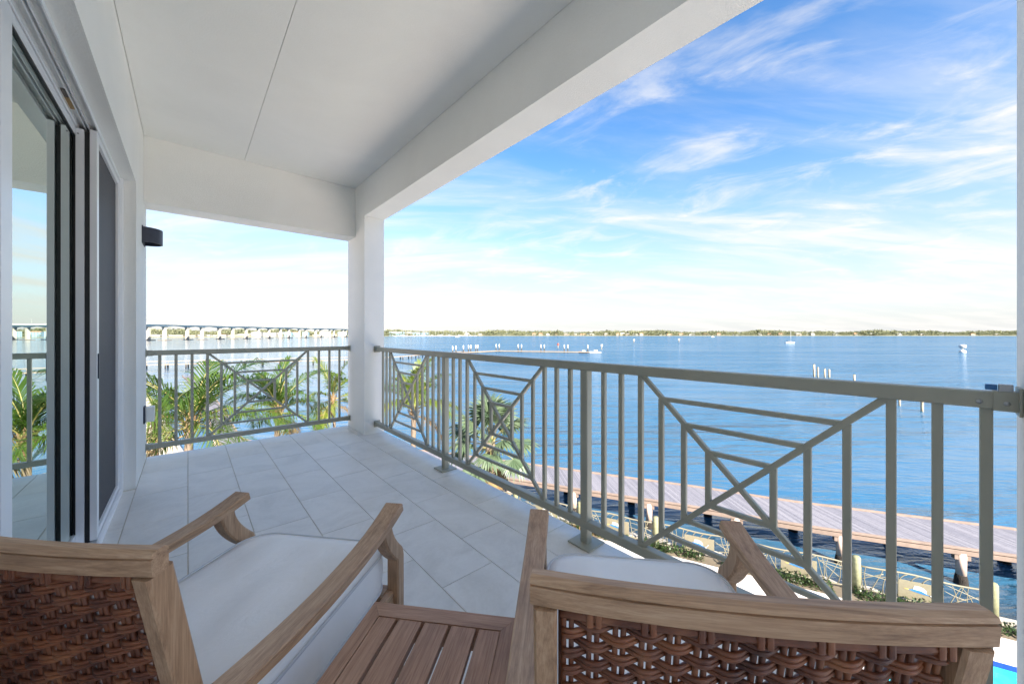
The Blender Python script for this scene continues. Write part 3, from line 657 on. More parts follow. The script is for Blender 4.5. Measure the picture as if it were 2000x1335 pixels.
tq0, tq1, tp0, tp1, tz = -0.532, -0.131, 0.50, 0.96, 0.50
tb = thing('side_table', 'low slatted wooden side table between the two chairs', 'table', EV * ((tp0 + tp1) / 2) + QV * ((tq0 + tq1) / 2), RZ)
hw, hd = (tq1 - tq0) / 2, (tp1 - tp0) / 2; bw_ = 0.036; fb = 0.046
def mitre(poly, name, mat): MB().prism(poly, tz - 0.022, tz).build(name, mat, tb)
mitre([(-hw, hd), (-hw + bw_, hd - fb), (hw - bw_, hd - fb), (hw, hd)], 'frame_board', 'table_wood_x')
mitre([(hw, -hd), (hw - bw_, -hd + fb), (-hw + bw_, -hd + fb), (-hw, -hd)], 'frame_board', 'table_wood_x')
mitre([(-hw, -hd + 0.001), (-hw + bw_ - 0.0007, -hd + fb), (-hw + bw_ - 0.0007, hd - fb), (-hw, hd - 0.0012)], 'frame_board', 'table_wood_y')
mitre([(hw, -hd + 0.001), (hw, hd - 0.0012), (hw - bw_ + 0.0007, hd - fb), (hw - bw_ + 0.0007, -hd + fb)], 'frame_board', 'table_wood_y')
edges = [-hw + bw_, -0.443 + 0.3315, -0.371 + 0.3315, -0.299 + 0.3315, -0.226 + 0.3315, hw - bw_]
for i in range(5):
    a, b = edges[i] + (0.0005 if i == 0 else 0.0045), edges[i + 1] - (0.0005 if i == 4 else 0.0045)
    MB().cbox((a, -hd + fb + 0.001, tz - 0.020), (b, hd - fb - 0.001, tz - 0.0015), 0.0018).build('slat', 'table_wood_y', tb)
for sx in (-1, 1):
    for sy in (-1, 1): MB().cbox((sx * (hw - 0.022) - 0.02, sy * (hd - 0.025) - 0.02, 0.001), (sx * (hw - 0.022) + 0.02, sy * (hd - 0.025) + 0.02, tz - 0.0225), 0.003).build('leg', 'table_wood_z', tb)
    MB().cbox((sx * (hw - 0.022) - 0.01, -hd + 0.046, tz - 0.072), (sx * (hw - 0.022) + 0.01, hd - 0.046, tz - 0.0228), 0.002).build('apron', 'table_wood_y', tb)
for sy in (-1, 1): MB().cbox((-hw + 0.043, sy * (hd - 0.025) - 0.01, tz - 0.072), (hw - 0.043, sy * (hd - 0.025) + 0.01, tz - 0.0228), 0.002).build('apron', 'table_wood_x', tb)

# ------------------------------------------------------------------ boardwalk along the river
BW_NEAR = [(37.0, -20), (30.3, -9.0), (26.6, -2.5), (23.1, 3.75), (21.1, 8.1), (18.0, 14.0), (16.9, 16.2), (12.2, 25), (7.2, 32.5), (3.6, 37.0), (2.1, 40.5), (1.8, 48), (1.6, 60), (0.6, 90), (-1, 112)]
def smooth_line(P, n=6):
    P = [Vector((*p, 0)) if len(p) == 2 else Vector(p) for p in P]; out = []
    for i in range(len(P) - 1):
        p0, p1, p2, p3 = P[max(i - 1, 0)], P[i], P[i + 1], P[min(i + 2, len(P) - 1)]
        for k in range(n):
            t = k / n; out.append(0.5 * ((2 * p1) + (-p0 + p2) * t + (2 * p0 - 5 * p1 + 4 * p2 - p3) * t * t + (-p0 + 3 * p1 - 3 * p2 + p3) * t ** 3))
    return out + [P[-1]]
near = smooth_line(BW_NEAR, 8)
def normal_at(L, i):
    d = (L[min(i + 1, len(L) - 1)] - L[max(i - 1, 0)]).normalized(); return Vector((d.y, -d.x, 0)), d
far_ = []
for i, p in enumerate(near):
    n, d = normal_at(near, i)
    if n.x < 0 and p.y < 45: n = -n
    if p.y >= 45 and n.x < 0: n = -n
    far_.append(p + n * (3.0 if p.y < 30 else max(1.7, 3.0 - (p.y - 30) * 0.12)) * (1 if p.y < 30 else -1 if False else 1))
DZ = -8.3
bwk = thing('boardwalk', 'grey plank boardwalk curving over the water below the railing', 'boardwalk', (0, 0, 0))
L = [0]
for i in range(1, len(near)): L.append(L[-1] + (near[i] - near[i - 1]).length)
def at(line, s):
    s = max(0, min(L[-1] - 1e-4, s)); i = max(k for k in range(len(L)) if L[k] <= s); i = min(i, len(L) - 2); t = (s - L[i]) / (L[i + 1] - L[i]); return line[i].lerp(line[i + 1], t)
pl = MB(); s = 0.0; bands = 0
while s < L[-1] - 3:
    a0, a1 = at(near, s), at(near, s + 0.137); b0, b1 = at(far_, s + 1.5), at(far_, s + 1.5 + 0.137)    # boards laid askew
    z = DZ + random.uniform(-0.004, 0.004)
    pl.add([(a0.x, a0.y, z), (a1.x, a1.y, z), (b1.x, b1.y, z), (b0.x, b0.y, z), (a0.x, a0.y, z - 0.04), (a1.x, a1.y, z - 0.04), (b1.x, b1.y, z - 0.04), (b0.x, b0.y, z - 0.04)],
           [(0, 1, 2, 3), (7, 6, 5, 4), (0, 4, 5, 1), (1, 5, 6, 2), (2, 6, 7, 3), (3, 7, 4, 0)])
    s += 0.145 if s < 60 else 0.29
tag(pl.build('planking', 'deck_plank', bwk), kind='stuff')
for line in (near, far_):
    MB().sweep([p + Vector((0, 0, DZ + 0.03)) for p in line[1:]], rect(0.16, 0.09, 0.01)).build('edge_beam', 'deck_trim', bwk)
    MB().sweep([p + Vector((0, 0, DZ - 0.16)) for p in line[1:]], rect(0.08, 0.2, 0.01)).build('fascia', 'deck_trim', bwk)
pile_m = MB().tube([(0, 0, -1.05), (0, 0, -0.05)], 0.17, 12).mesh('pile'); grow = MB()
gp = [(0, 0, -2.4), (0, 0, -1.62), (0, 0, -1.45), (0, 0, -1.2), (0, 0, -1.02)]
grow.tube(gp, [0.19, 0.25, 0.23, 0.21, 0.175], 12); grow_m = grow.mesh('marine_growth_and_shade')
capm = MB().cbox((-0.10, -0.28, -0.35), (0.10, 0.28, -0.06), 0.02).mesh('pile_cap')
s = 9.0
while s < 75:
    for line, inset, mt in ((near, 0.10, 'wrapped_pile'), (far_, 0.12, 'wrapped_pile')):
        q = at(line, s + (0 if line is near else 1.1)); n = (at(far_, s) - at(near, s)).normalized(); p = q + n * (inset if line is near else -inset)
        if line is near: o = put('pile', pile_m, 'wrapped_pile', bwk, (p.x, p.y, DZ - 0.15))
        else: o = put('pile', MB().tube([(0, 0, -1.6), (0, 0, -0.05)], 0.19, 12).mesh('pile'), 'marine_growth_and_shade', bwk, (p.x, p.y, DZ - 0.15))  # outer piles black full height, the deck's shade put into their colour
        put('marine_growth_and_shade', grow_m, 'marine_growth_and_shade', o)
        c_ = put('pile_cap', capm, 'deck_trim', o); c_.rotation_euler = (0, 0, math.atan2(n.y, n.x))
    s += 4.35

# ------------------------------------------------------------------ branch-patterned fence with fish panels
F0 = Vector((15.57, 7.99, GZ)); FD = Vector((1.37, -3.13, 0)); FL = FD.length; FU = FD.normalized(); FN = Vector((-FU.y, FU.x, 0))
fen = thing('seawall_fence', 'cream metal fence of twisting branches with fish panels between wooden posts', 'fence', (0, 0, 0))
post_m = MB().tube([(0, 0, 0), (0, 0, 1.28), (0, 0, 1.33)], [0.13, 0.125, 0.10], 12).mesh('post')
fr_ = random.Random(11)
def fpt(k, t, z, o=0.0): return F0 + FU * (k * FL + t * FL) + FN * o + Vector((0, 0, z))
for k in range(-4, 4):
    put('post', post_m, 'post_wood', fen, fpt(k, 0, 0))
    if k == 3: break
    wob = lambda t: 0.03 * math.sin(9 * t + k * 2.1)
    MB().tube([fpt(k, t, 1.03 + wob(t)) for t in np.linspace(0.03, 0.97, 15)], 0.030, 7).build('branch_rail', 'fence_metal', fen)
    MB().tube([fpt(k, t, 0.16 - wob(t) * 0.7) for t in np.linspace(0.03, 0.97, 15)], 0.028, 7).build('branch_rail', 'fence_metal', fen)
    for t0, t1 in ((0.04, 0.33), (0.67, 0.96)):
        for q in range(9):
            ta = fr_.uniform(t0, t1); tb_ = min(t1, max(t0, ta + fr_.uniform(-0.13, 0.13))); up = q % 3
            za, zb = (0.16, 1.03) if up < 2 else (fr_.uniform(0.3, 0.9), fr_.uniform(0.2, 1.0))
            if up == 2: tb_ = t1 if ta < (t0 + t1) / 2 else t0
            mt_ = (ta + tb_) / 2 + fr_.uniform(-0.05, 0.05); zm = (za + zb) / 2 + fr_.uniform(-0.12, 0.12)
            P = [((1 - u) ** 2 * ta + 2 * u * (1 - u) * mt_ + u * u * tb_, (1 - u) ** 2 * za + 2 * u * (1 - u) * zm + u * u * zb) for u in np.linspace(0, 1, 9)]
            MB().tube([fpt(k, min(max(a, t0), t1), b) for a, b in P], [0.017 - 0.007 * u for u in np.linspace(0, 1, 9)], 6).build('branch', 'fence_metal', fen)
    for q in range(4):
        ta = 0.34 + q * 0.085; P = [fpt(k, ta + 0.06 * u, 0.82 + 0.2 * u + 0.04 * math.sin(3 * u)) for u in np.linspace(0, 1, 6)]
        MB().tube(P, 0.016, 6).build('branch', 'fence_metal', fen)
    # cream panel with a leaping billfish
    pa, pb = fpt(k, 0.335, 0), fpt(k, 0.665, 0); ang = math.atan2(FU.y, FU.x)
    pan = MB().cbox((-0.565, -0.012, 0.20), (0.565, 0.012, 0.83), 0.004).build('fish_panel', 'panel_metal', fen, (pa + pb) / 2); pan.rotation_euler = (0, 0, ang)
    def flat(name, poly, mat, o0=-0.014, o1=-0.026):
        n = len(poly); vs = [(x, o0, z) for x, z in poly] + [(x, o1, z) for x, z in poly]
        MB().add(vs, [tuple(range(n)), tuple(range(2 * n - 1, n - 1, -1))] + [(i, n + i, n + (i + 1) % n, (i + 1) % n) for i in range(n)]).build(name, mat, pan)
    sx = 1
    body = [(-0.33, 0.53), (-0.20, 0.575), (0.0, 0.56), (0.14, 0.49), (0.22, 0.455), (0.12, 0.455), (-0.05, 0.475), (-0.20, 0.505)]
    flat('fish_body', body, 'fish_blue', -0.0125, -0.022)
    flat('fish_fin', [(-0.20, 0.577), (-0.17, 0.70), (-0.02, 0.705), (0.08, 0.66), (0.14, 0.60), (0.145, 0.495), (0.0, 0.562)], 'fish_white', -0.0125, -0.020)
    flat('fish_head', [(-0.44, 0.555), (-0.33, 0.555), (-0.22, 0.503), (-0.33, 0.526)], 'fish_yellow', -0.0125, -0.019)
    for sg in (1, -1):
        MB().tube([(0.22 + 0.13 * u, -0.020, 0.455 + sg * (0.13 * u ** 1.7)) for u in np.linspace(0, 1, 7)], 0.014, 6).build('fish_tail', 'fish_white', pan)

# ------------------------------------------------------------------ plants
def leaf_strip(V, F, a, tip, wd, nrm, droop):
    mid = (a + tip) * 0.5 + droop * -0.35; side = (tip - a).cross(nrm)
    if side.length < 1e-5: side = Vector((0, 0, 1))
    side.normalize(); o = len(V)
    V += [tuple(a - side * wd * 0.35), tuple(a + side * wd * 0.35), tuple(mid + side * wd * 0.5), tuple(mid - side * wd * 0.5), tuple(tip + droop)]
    F += [(o, o + 1, o + 2, o + 3), (o + 3, o + 2, o + 4)]
def frond_mesh(name, length, phi0, bend, leaf, seed, npair=42, stiff=0.5, ribmat='palm_rib', leafmat='coconut_leaf'):
    r = random.Random(seed); n = 24; P = []; T = []; p = Vector((0, 0, 0)); tw = r.uniform(-0.25, 0.25)
    for i in range(n + 1):
        t = i / n; ph = phi0 - bend * t ** 1.25; d = Vector((math.cos(ph), tw * t * 0.5, math.sin(ph))).normalized(); P.append(p.copy()); T.append(d); p = p + d * (length / n)
    mb = MB(); mb.tube(P, [0.034 * (1 - 0.85 * i / n) for i in range(n + 1)], 5)
    nrib = len(mb.f); V, F = [], []
    for k in range(npair):
        t = 0.13 + 0.87 * k / (npair - 1); f = t * n; i = min(int(f), n - 1); q = P[i].lerp(P[i + 1], f - i); d = T[i]
        side = d.cross(Vector((0, 0, 1))).normalized(); upv = side.cross(d)
        ll = leaf * (0.55 + 0.75 * math.sin(math.pi * min(1, 0.12 + t * 0.86))) * (1 if t < 0.85 else 0.75)
        for s in (-1, 1):
            a = R_(58 - 34 * t) + r.uniform(-0.12, 0.12)
            dr = (side * s * math.sin(a) + d * math.cos(a) + upv * (0.28 * stiff) * (1 - t) + Vector((0, 0, r.uniform(-0.10, 0.05)))).normalized()
            lk = ll * r.uniform(0.82, 1.12)
            leaf_strip(V, F, q, q + dr * lk, 0.030 + 0.010 * math.sin(math.pi * t), upv, Vector((0, 0, -lk * (0.42 - 0.3 * stiff) * r.uniform(0.6, 1.5))))
    mb.add(V, F); me = mb.mesh(name); me.materials.append(MATS[ribmat]); me.materials.append(MATS[leafmat])
    me.polygons.foreach_set('material_index', [0] * nrib + [1] * (len(mb.f) - nrib)); me.update(); return me
FROND = {}
def fronds(leafmat, length, leaf, stiff, seed):
    key = (leafmat, length)
    if key not in FROND:
        FROND[key] = [frond_mesh('frond', length * random.uniform(0.9, 1.08), R_(ph), R_(bd), leaf, seed + i, stiff=stiff, leafmat=leafmat) for i, (ph, bd) in enumerate(((82, 40), (68, 70), (55, 85), (40, 90), (22, 80), (0, 60)))]
    return FROND[key]
def palm(label, d, lat_u, crown_v, length, leaf, leafmat, nf, seed, lean=0.0, trunk_r=0.14, dead=3, spread=1.0, name='coconut_palm', rot0=0.0, first=0):
    lat = (lat_u - 1000) / 717 * d; cz = CAMZ - (crown_v - 651) / 717 * d
    base = fp(d, lat, GZ); r = random.Random(seed)
    t = thing(name, label, 'palm tree', base, 0, 'palm trees along the shore')
    h = cz - GZ; top = Vector((lean, -lean * 0.4, h)); P = [Vector((lean * (u ** 1.6), -lean * 0.4 * u ** 1.6, h * u)) for u in np.linspace(0, 1, 22)]
    MB().tube(P, [trunk_r * (1.5 - 0.75 * min(1, u * 3) + (0.07 if i % 2 else 0)) for i, u in enumerate(np.linspace(0, 1, 22))], 10).build('trunk', 'palm_trunk', t)
    bt = MB()
    for i in range(16):                                # old leaf bases under the crown
        a = i * 2.399; zz = h - 0.75 + 0.045 * i; c = Vector((math.cos(a), math.sin(a), 0)); o = P[-1].copy(); o.z = zz; rr = trunk_r * 0.9
        bt.sweep([o + c * rr * 0.6, o + c * (rr + 0.05) + Vector((0, 0, 0.22)), o + c * (rr + 0.16) + Vector((0, 0, 0.42 + 0.1 * r.random()))], rect(0.10, 0.03, 0.008), scale=[1.2, 0.9, 0.5])
    bt.build('leaf_base', 'palm_boot', t)
    ms = fronds(leafmat, length, leaf, 0.35, seed * 10)
    for i in range(nf):
        q = i / (nf - 1); mi = min(5, first + int(q * (5.6 - first) * spread)); az = i * 2.39996 + r.uniform(-0.2, 0.2) + rot0
        o = put('frond', ms[mi], None, t, top + Vector((0, 0, -0.28 * q))); o.rotation_euler = (r.uniform(-0.14, 0.14), r.uniform(-0.08, 0.10), az); k = r.uniform(0.85, 1.1); o.scale = (k, k, k)
    for i in range(dead):
        dm = FROND.setdefault(('dry', length), [frond_mesh('frond', length * 0.8, R_(-15), R_(60), leaf * 0.8, 77, stiff=0.1, ribmat='palm_boot', leafmat='dry_leaf')])[0]
        o = put('frond', dm, None, t, top + Vector((0, 0, -0.45))); o.rotation_euler = (0, 0.1, i * 2.1 + seed)
        o['label'] = 'withered brown frond hanging down'
    return t
palm('large green coconut palm beside the wall end, close behind the end railing', 13.5, 358, 822, 3.5, 0.9, 'coconut_leaf', 20, 3, 0.2, 0.17, 1, rot0=0.4, first=1)
palm('coconut palm centred behind the cross panel of the end railing', 18, 538, 797, 2.7, 0.75, 'coconut_leaf', 17, 5, 0.1, 0.15, 2, rot0=1.0)
palm('thin drooping palm with brown fronds left of the corner column', 23, 656, 775, 2.6, 0.8, 'sunlit_yellow_leaf', 9, 8, -0.15, 0.11, 4, 1.25)
palm('yellow-green palm behind the railing panel next to the corner column', 16.5, 806, 790, 2.35, 0.7, 'sunlit_yellow_leaf', 15, 12, 0.05, 0.14, 1, 0.8)
palm('small palm with brown trunk at the far left by the outlet box', 21, 305, 815, 2.4, 0.6, 'sunlit_yellow_leaf', 12, 15, 0.0, 0.15, 2)
def fan_mesh(seed, pet, rad, mat='silver_leaf'):
    r = random.Random(seed); mb = MB(); P = [Vector((pet * u, 0, 0.35 * pet * math.sin(u * 1.4))) for u in np.linspace(0, 1, 8)]
    mb.tube(P, [0.022 * (1 - 0.5 * u) for u in np.linspace(0, 1, 8)], 5); nr = len(mb.f); V, F = [], []; hub = P[-1]; d0 = (P[-1] - P[-2]).normalized(); nseg = 34
    for k in range(nseg):
        a = R_(-125 + 250 * k / (nseg - 1)); side = Vector((0, 1, 0)); upv = d0.cross(side) * -1
        dr = (d0 * math.cos(a) + side * math.sin(a) + upv * (0.10 * (k % 2) + 0.25 * abs(math.sin(a)))).normalized(); ll = rad * (0.75 + 0.25 * math.cos(a)) * r.uniform(0.92, 1.05)
        o = len(V); pr = dr.cross(upv).normalized(); m1 = hub + dr * ll * 0.55; wd = ll * 0.075
        tip = hub + dr * ll + Vector((0, 0, -ll * 0.22 * r.uniform(0.5, 1.6)))
        V += [tuple(hub), tuple(m1 - pr * wd), tuple(m1 + upv * 0.02), tuple(m1 + pr * wd), tuple(tip)]
        F += [(o, o + 1, o + 2), (o, o + 2, o + 3), (o + 1, o + 4, o + 2), (o + 2, o + 4, o + 3)]
    mb.add(V, F); me = mb.mesh('frond'); me.materials.append(MATS['palm_rib']); me.materials.append(MATS[mat])
    me.polygons.foreach_set('material_index', [0] * nr + [1] * (len(mb.f) - nr)); me.update(); return me
def fan_palm(label, d, u, v):
    base = fp(d, (u - 1000) / 717 * d, GZ); h = CAMZ - (v - 651) / 717 * d - GZ
    t = thing('fan_palm', label, 'palm tree', base, 0, 'palm trees along the shore'); r = random.Random(4)
    MB().tube([(0, 0, h * q) for q in np.linspace(0, 1, 14)], [0.20 - 0.05 * q + 0.012 * (i % 2) for i, q in enumerate(np.linspace(0, 1, 14))], 10).build('trunk', 'palm_trunk', t)
    ms = [fan_mesh(i, 1.0, 0.78) for i in range(4)]; dm = fan_mesh(9, 0.75, 0.62, 'dry_leaf')
    for i in range(26):
        q = i / 25; o = put('frond', ms[i % 4], None, t, (0, 0, h - 0.25 * q)); o.rotation_euler = (r.uniform(-0.3, 0.3), R_(-72 + 108 * q) , i * 2.39996)
    for i in range(5):
        o = put('frond', dm, None, t, (0, 0, h - 0.5)); o.rotation_euler = (0, R_(70), i * 1.3 + 0.3); o['label'] = 'dry brown fan leaf hanging down'
fan_palm('silvery fan palm below the middle of the long railing', 13.0, 958, 862)
def leaf_bed(name, label, pts, n, size, mat, hmax):
    V, F = [], []
    for _ in range(n):
        i = random.randrange(len(pts) - 1); t = random.random(); a = Vector((*pts[i], 0)); b = Vector((*pts[i + 1], 0)); dd = (b - a).normalized(); nn = Vector((dd.y, -dd.x, 0)); nn = nn if nn.x < 0 else -nn
        if math.sin((a.lerp(b, t)).y * 1.9) + math.sin(a.lerp(b, t).y * 4.7 + 1) < -0.9: continue
        p = a.lerp(b, t) + nn * random.uniform(0.12, 0.70) + Vector((0, 0, GZ + 0.03 + random.random() ** 2 * hmax)); az = random.uniform(0, 6.28); el = random.uniform(-0.2, 1.2)
        d = Vector((math.cos(az) * math.cos(el), math.sin(az) * math.cos(el), math.sin(el))); leaf_strip(V, F, p, p + d * size * random.uniform(0.6, 1.3), size * 0.4, Vector((0.3, 0.2, 1)), Vector((0, 0, -0.02)))
    return tag(MB().add(V, F).build(name, mat), label, 'ground cover', kind='stuff')
leaf_bed('ground_cover', 'low green creeping plants in the bed along the fence', SEAWALL[1:4], 9500, 0.13, 'shrub_leaf', 0.28)
def grass_clump(label, x, y, n, hgt, mat):
    V, F = [], []
    for _ in range(n):
        a = Vector((random.gauss(0, 0.35), random.gauss(0, 0.35), 0)); az = random.uniform(0, 6.28); ln = hgt * random.uniform(0.5, 1.1); tip = a + Vector((math.cos(az) * ln * 0.35, math.sin(az) * ln * 0.35, ln))
        leaf_strip(V, F, a, tip, 0.03, Vector((math.cos(az), math.sin(az), 0.2)), Vector((math.cos(az) * 0.1, math.sin(az) * 0.1, -0.1 * ln)))
    return tag(MB().add(V, F).build('grass_clump', mat, None, (x, y, GZ)), label, 'grass', 'tufts of grass under the fan palm')
for i, (x, y, hg, mt, lb) in enumerate([(11.0, 13.2, 1.9, 'dry_leaf', 'straw-coloured'), (11.6, 11.4, 1.5, 'sunlit_yellow_leaf', 'yellow-green'), (12.4, 9.6, 1.3, 'dry_leaf', 'short straw-coloured'), (9.6, 14.8, 1.7, 'sunlit_yellow_leaf', 'tall yellow-green')]):
    grass_clump(lb + ' grass tuft growing below the fan palm, ' + ORD[i] + ' along the bank', x, y, 260, hg, mt)

# ------------------------------------------------------------------ piers, docks and markers on the river
pier = thing('fishing_pier', 'low wooden pier with rails crossing behind the end railing', 'pier', (0, 0, 0))
PP = [Vector((-22, 167, -8.7)), Vector((-8, 163, -8.7)), Vector((17.7, 154.3, -8.7)), Vector((46.4, 145.7, -8.7)), Vector((72, 152, -8.7)), Vector((117, 174, -8.9))]
MB().sweep(PP, rect(2.2, 0.22, 0.02)).build('deck', 'pier_wood', pier)
for s in (-1, 1): MB().sweep([p + Vector((s * 0.2, s * 1.0, 1.05)) for p in PP[:4]], rect(0.09, 0.09, 0.01)).build('handrail', 'pier_wood', pier)
pm_ = MB().tube([(0, 0, -1.6), (0, 0, 0.0)], 0.21, 8).mesh('pile'); rp_ = MB().tube([(0, 0, 0.1), (0, 0, 1.05)], 0.05, 6).mesh('rail_post')
tot = [0]
for i in range(1, len(PP)): tot.append(tot[-1] + (PP[i] - PP[i - 1]).length)
s = 2.0
while s < tot[-1]:
    i = max(k for k in range(len(tot) - 1) if tot[k] <= s); p = PP[i].lerp(PP[i + 1], (s - tot[i]) / (tot[i + 1] - tot[i])); d = (PP[i + 1] - PP[i]).normalized(); n = Vector((-d.y, d.x, 0))
    for q in (-0.85, 0.85): put('pile', pm_, 'pile_dark', pier, p + n * q)
    if i < 3: put('rail_post', rp_, 'pier_wood', pier, p + n * 1.0); put('rail_post', rp_, 'pier_wood', pier, p - n * 1.0)
    s += 5.2
dock = thing('floating_dock', 'long floating dock with white-capped pilings out on the river', 'dock', (0, 0, 0))
DP = [Vector((100, 160, -9.35)), Vector((117, 171, -9.35)), Vector((141, 174, -9.35)), Vector((171, 127, -9.35))]
MB().sweep(DP, rect(2.6, 0.5, 0.05)).build('deck', 'dock_wood', dock)
w1 = MB().tube([(0, 0, 2.2), (0, 0, 4.0), (0, 0, 4.5)], [0.34, 0.34, 0.05], 10).mesh('cap'); w0 = MB().tube([(0, 0, -1.0), (0, 0, 2.2)], 0.30, 10).mesh('piling')
for u in (884, 890.5, 905, 915, 919.5, 929, 933, 969, 975, 1012, 1018.5, 1056.5, 1063, 1102, 1109, 1148):
    # each piling stands beside the dock where its bearing crosses it
    a = (u - 1000) / 717; d = FW + RT * a; best = None
    for i in range(3):
        e = DP[i + 1] - DP[i]; det = d.x * -e.y + d.y * e.x
        if abs(det) < 1e-6: continue
        t = (DP[i].x * -e.y + DP[i].y * e.x) / det; k = (d.x * DP[i].y - d.y * DP[i].x) / det
        if -0.02 <= k <= 1.02: best = t if best is None else best
    if best is None: best = 232
    p = d * (best + 2.2); o = put('piling', w0, 'pile_dark', dock, (p.x, p.y, WZ + 0.2)); put('cap', w1, 'boat_white', o)
def piling(label, u, vbot, vtop, mat, wpx, group, name='mooring_piling'):
    d = (CAMZ - WZ) / ((vbot - 651) / 717); p = fp(d, (u - 1000) / 717 * d, WZ); h = (vbot - vtop) / 717 * d; r = wpx / 2 / 717 * d
    o = MB().tube([(0, 0, -1.0), (0, 0, h * 0.25), (random.uniform(-0.06, 0.06), 0, h * 0.96), (0, 0, h)], [r, r, r * 0.95, r * 0.75], 10).build(name, mat, None, p); return tag(o, label, 'piling', group)
G_ = 'bare pilings standing in the river'
for (u, vb, vt, wpx, lb) in [(1590, 735, 711, 3.4, 'tallest weathered piling, leftmost of the cluster of four in the river'), (1597.5, 736, 717, 3.0, 'weathered piling, second from the left of the cluster of four in the river'), (1611, 736, 720, 3.2, 'weathered piling, third from the left of the cluster of four in the river'), (1619.5, 736.5, 721, 3.2, 'weathered piling, rightmost of the cluster of four in the river'), (1668.5, 744, 731, 3.6, 'lone piling right of the cluster of four, just above the railing'), (1757, 792, 765, 3.6, 'thin piling seen under the top rail near the last panel post'), (1801, 803, 770, 4.8, 'yellowish piling seen under the top rail at the right')]:
    piling(lb, u, vb, vt, 'pile_bare', wpx, G_)
def pole(label, u, vb, vt, mat, wpx, sign=None):
    d = (CAMZ - WZ) / ((vb - 651) / 717); p = fp(d, (u - 1000) / 717 * d, WZ); h = (vb - vt) / 717 * d; r = wpx / 2 / 717 * d
    t = thing('channel_marker', label, 'channel marker', p); MB().tube([(0, 0, -1), (0, 0, h)], r, 8).build('pole', 'pile_bare', t)
    MB().cbox((-r * 2.2, -r * 2.2, h * 0.55), (r * 2.2, r * 2.2, h * 0.98), r * 0.3).build('sign', mat, t)
pole('thin red channel marker behind the long dock', 1090, 680, 670, 'signal_red', 1.2)
pole('white channel marker right of the dock end', 1175, 682, 672, 'boat_white', 1.4)
pole('small white channel marker far out, left of the sailboat', 1326, 668.5, 661, 'boat_white', 1.2)
pole('small white channel marker far out, nearer the dock than the sailboat', 1238, 669.5, 662, 'boat_white', 1.2)
d_ = 216; t = thing('river_beacon', 'white round-topped beacon standing in the river at the far right', 'beacon', fp(d_, (1880 - 1000) / 717 * d_, WZ))
MB().tube([(0, 0, -0.5), (0, 0, 0.2), (0, 0, 1.1), (0, 0, 1.4)], [1.45, 1.5, 1.35, 0.6], 16).build('lower_drum', 'boat_white', t)  # white rounded drum at the waterline
MB().tube([(0, 0, 1.4), (0, 0, 2.6)], 0.35, 10).build('mast', 'aluminium_pole', t)
MB().tube([(0, 0, 2.4), (0, 0, 2.9), (0, 0, 4.1), (0, 0, 4.6)], [0.7, 1.55, 1.55, 0.9], 16).build('daymark', 'boat_white', t)
# boats
def hull_mesh(L_, B_, H_):
    st = np.linspace(0, 1, 9); vs = []; fs = []
    for q in st:
        x = (q - 0.5) * L_; wq = B_ / 2 * (1 - max(0, (q - 0.45) / 0.55) ** 2.2) * (0.82 + 0.18 * min(1, q * 4)); hz = H_ * (1 + 0.35 * q * q)
        wq = max(wq, 0.03); vs += [(x, -wq, hz), (x, -wq * 0.8, 0.0), (x, 0, -0.25 * H_), (x, wq * 0.8, 0.0), (x, wq, hz)]
    for i in range(8):
        for j in range(4): fs.append((i * 5 + j, i * 5 + j + 1, (i + 1) * 5 + j + 1, (i + 1) * 5 + j))
        fs.append((i * 5 + 4, i * 5, (i + 1) * 5, (i + 1) * 5 + 4))
    fs.append((0, 1, 2, 3, 4)); return vs, fs
def sailboat(label, p, L_, mast, rz, group=None, sail='boat_dark'):
    t = thing('sailboat', label, 'sailboat', p, rz, group); v, f = hull_mesh(L_, L_ * 0.3, L_ * 0.11); MB().add(v, f).build('hull', 'boat_white', t)
    MB().cbox((-L_ * 0.22, -L_ * 0.08, L_ * 0.112), (L_ * 0.18, L_ * 0.08, L_ * 0.17), L_ * 0.02).build('cabin', 'boat_white', t)
    MB().tube([(L_ * 0.08, 0, L_ * 0.1), (L_ * 0.08, 0, mast)], L_ * 0.013, 6).build('mast', 'aluminium_pole', t)
    MB().tube([(L_ * 0.06, 0, L_ * 0.24), (-L_ * 0.36, 0, L_ * 0.23)], L_ * 0.025, 6).build('boom', sail, t); return t
sailboat('white sailboat with bare mast moored alone on the open river', fp(420, (1543 - 1000) / 717 * 420, WZ), 11.0, 13.6, -YAW)
def motorboat(label, p, L_, rz, group=None, name='motorboat'):
    t = thing(name, label, 'boat', p, rz, group); v, f = hull_mesh(L_, L_ * 0.3, L_ * 0.12); MB().add(v, f).build('hull', 'boat_white', t)
    MB().cbox((-L_ * 0.2, -L_ * 0.10, L_ * 0.125), (L_ * 0.12, L_ * 0.10, L_ * 0.27), L_ * 0.03).build('cabin', 'boat_white', t); MB().cbox((-L_ * 0.16, -L_ * 0.102, L_ * 0.17), (L_ * 0.121, L_ * 0.102, L_ * 0.22), L_ * 0.01).build('window', 'window_dark', t); return t
motorboat('small white boat tied at the outer end of the long dock', DP[3] + Vector((2.4, -2.0, -0.5)), 6.5, 2.2)
motorboat('white boat with red cover beside the outer dock end', DP[3] + Vector((-1.0, 3.8, -0.5)), 5.5, 2.0).children[1].data.materials[0] = MATS['signal_red']
motorboat('tiny white motorboat speeding along the far shore', fp(1150, (1392 - 1000) / 717 * 1150, WZ), 10, -YAW)
motorboat('white motorboat crossing below the marina', fp(1150, (893 - 1000) / 717 * 1150, WZ), 11, -YAW)

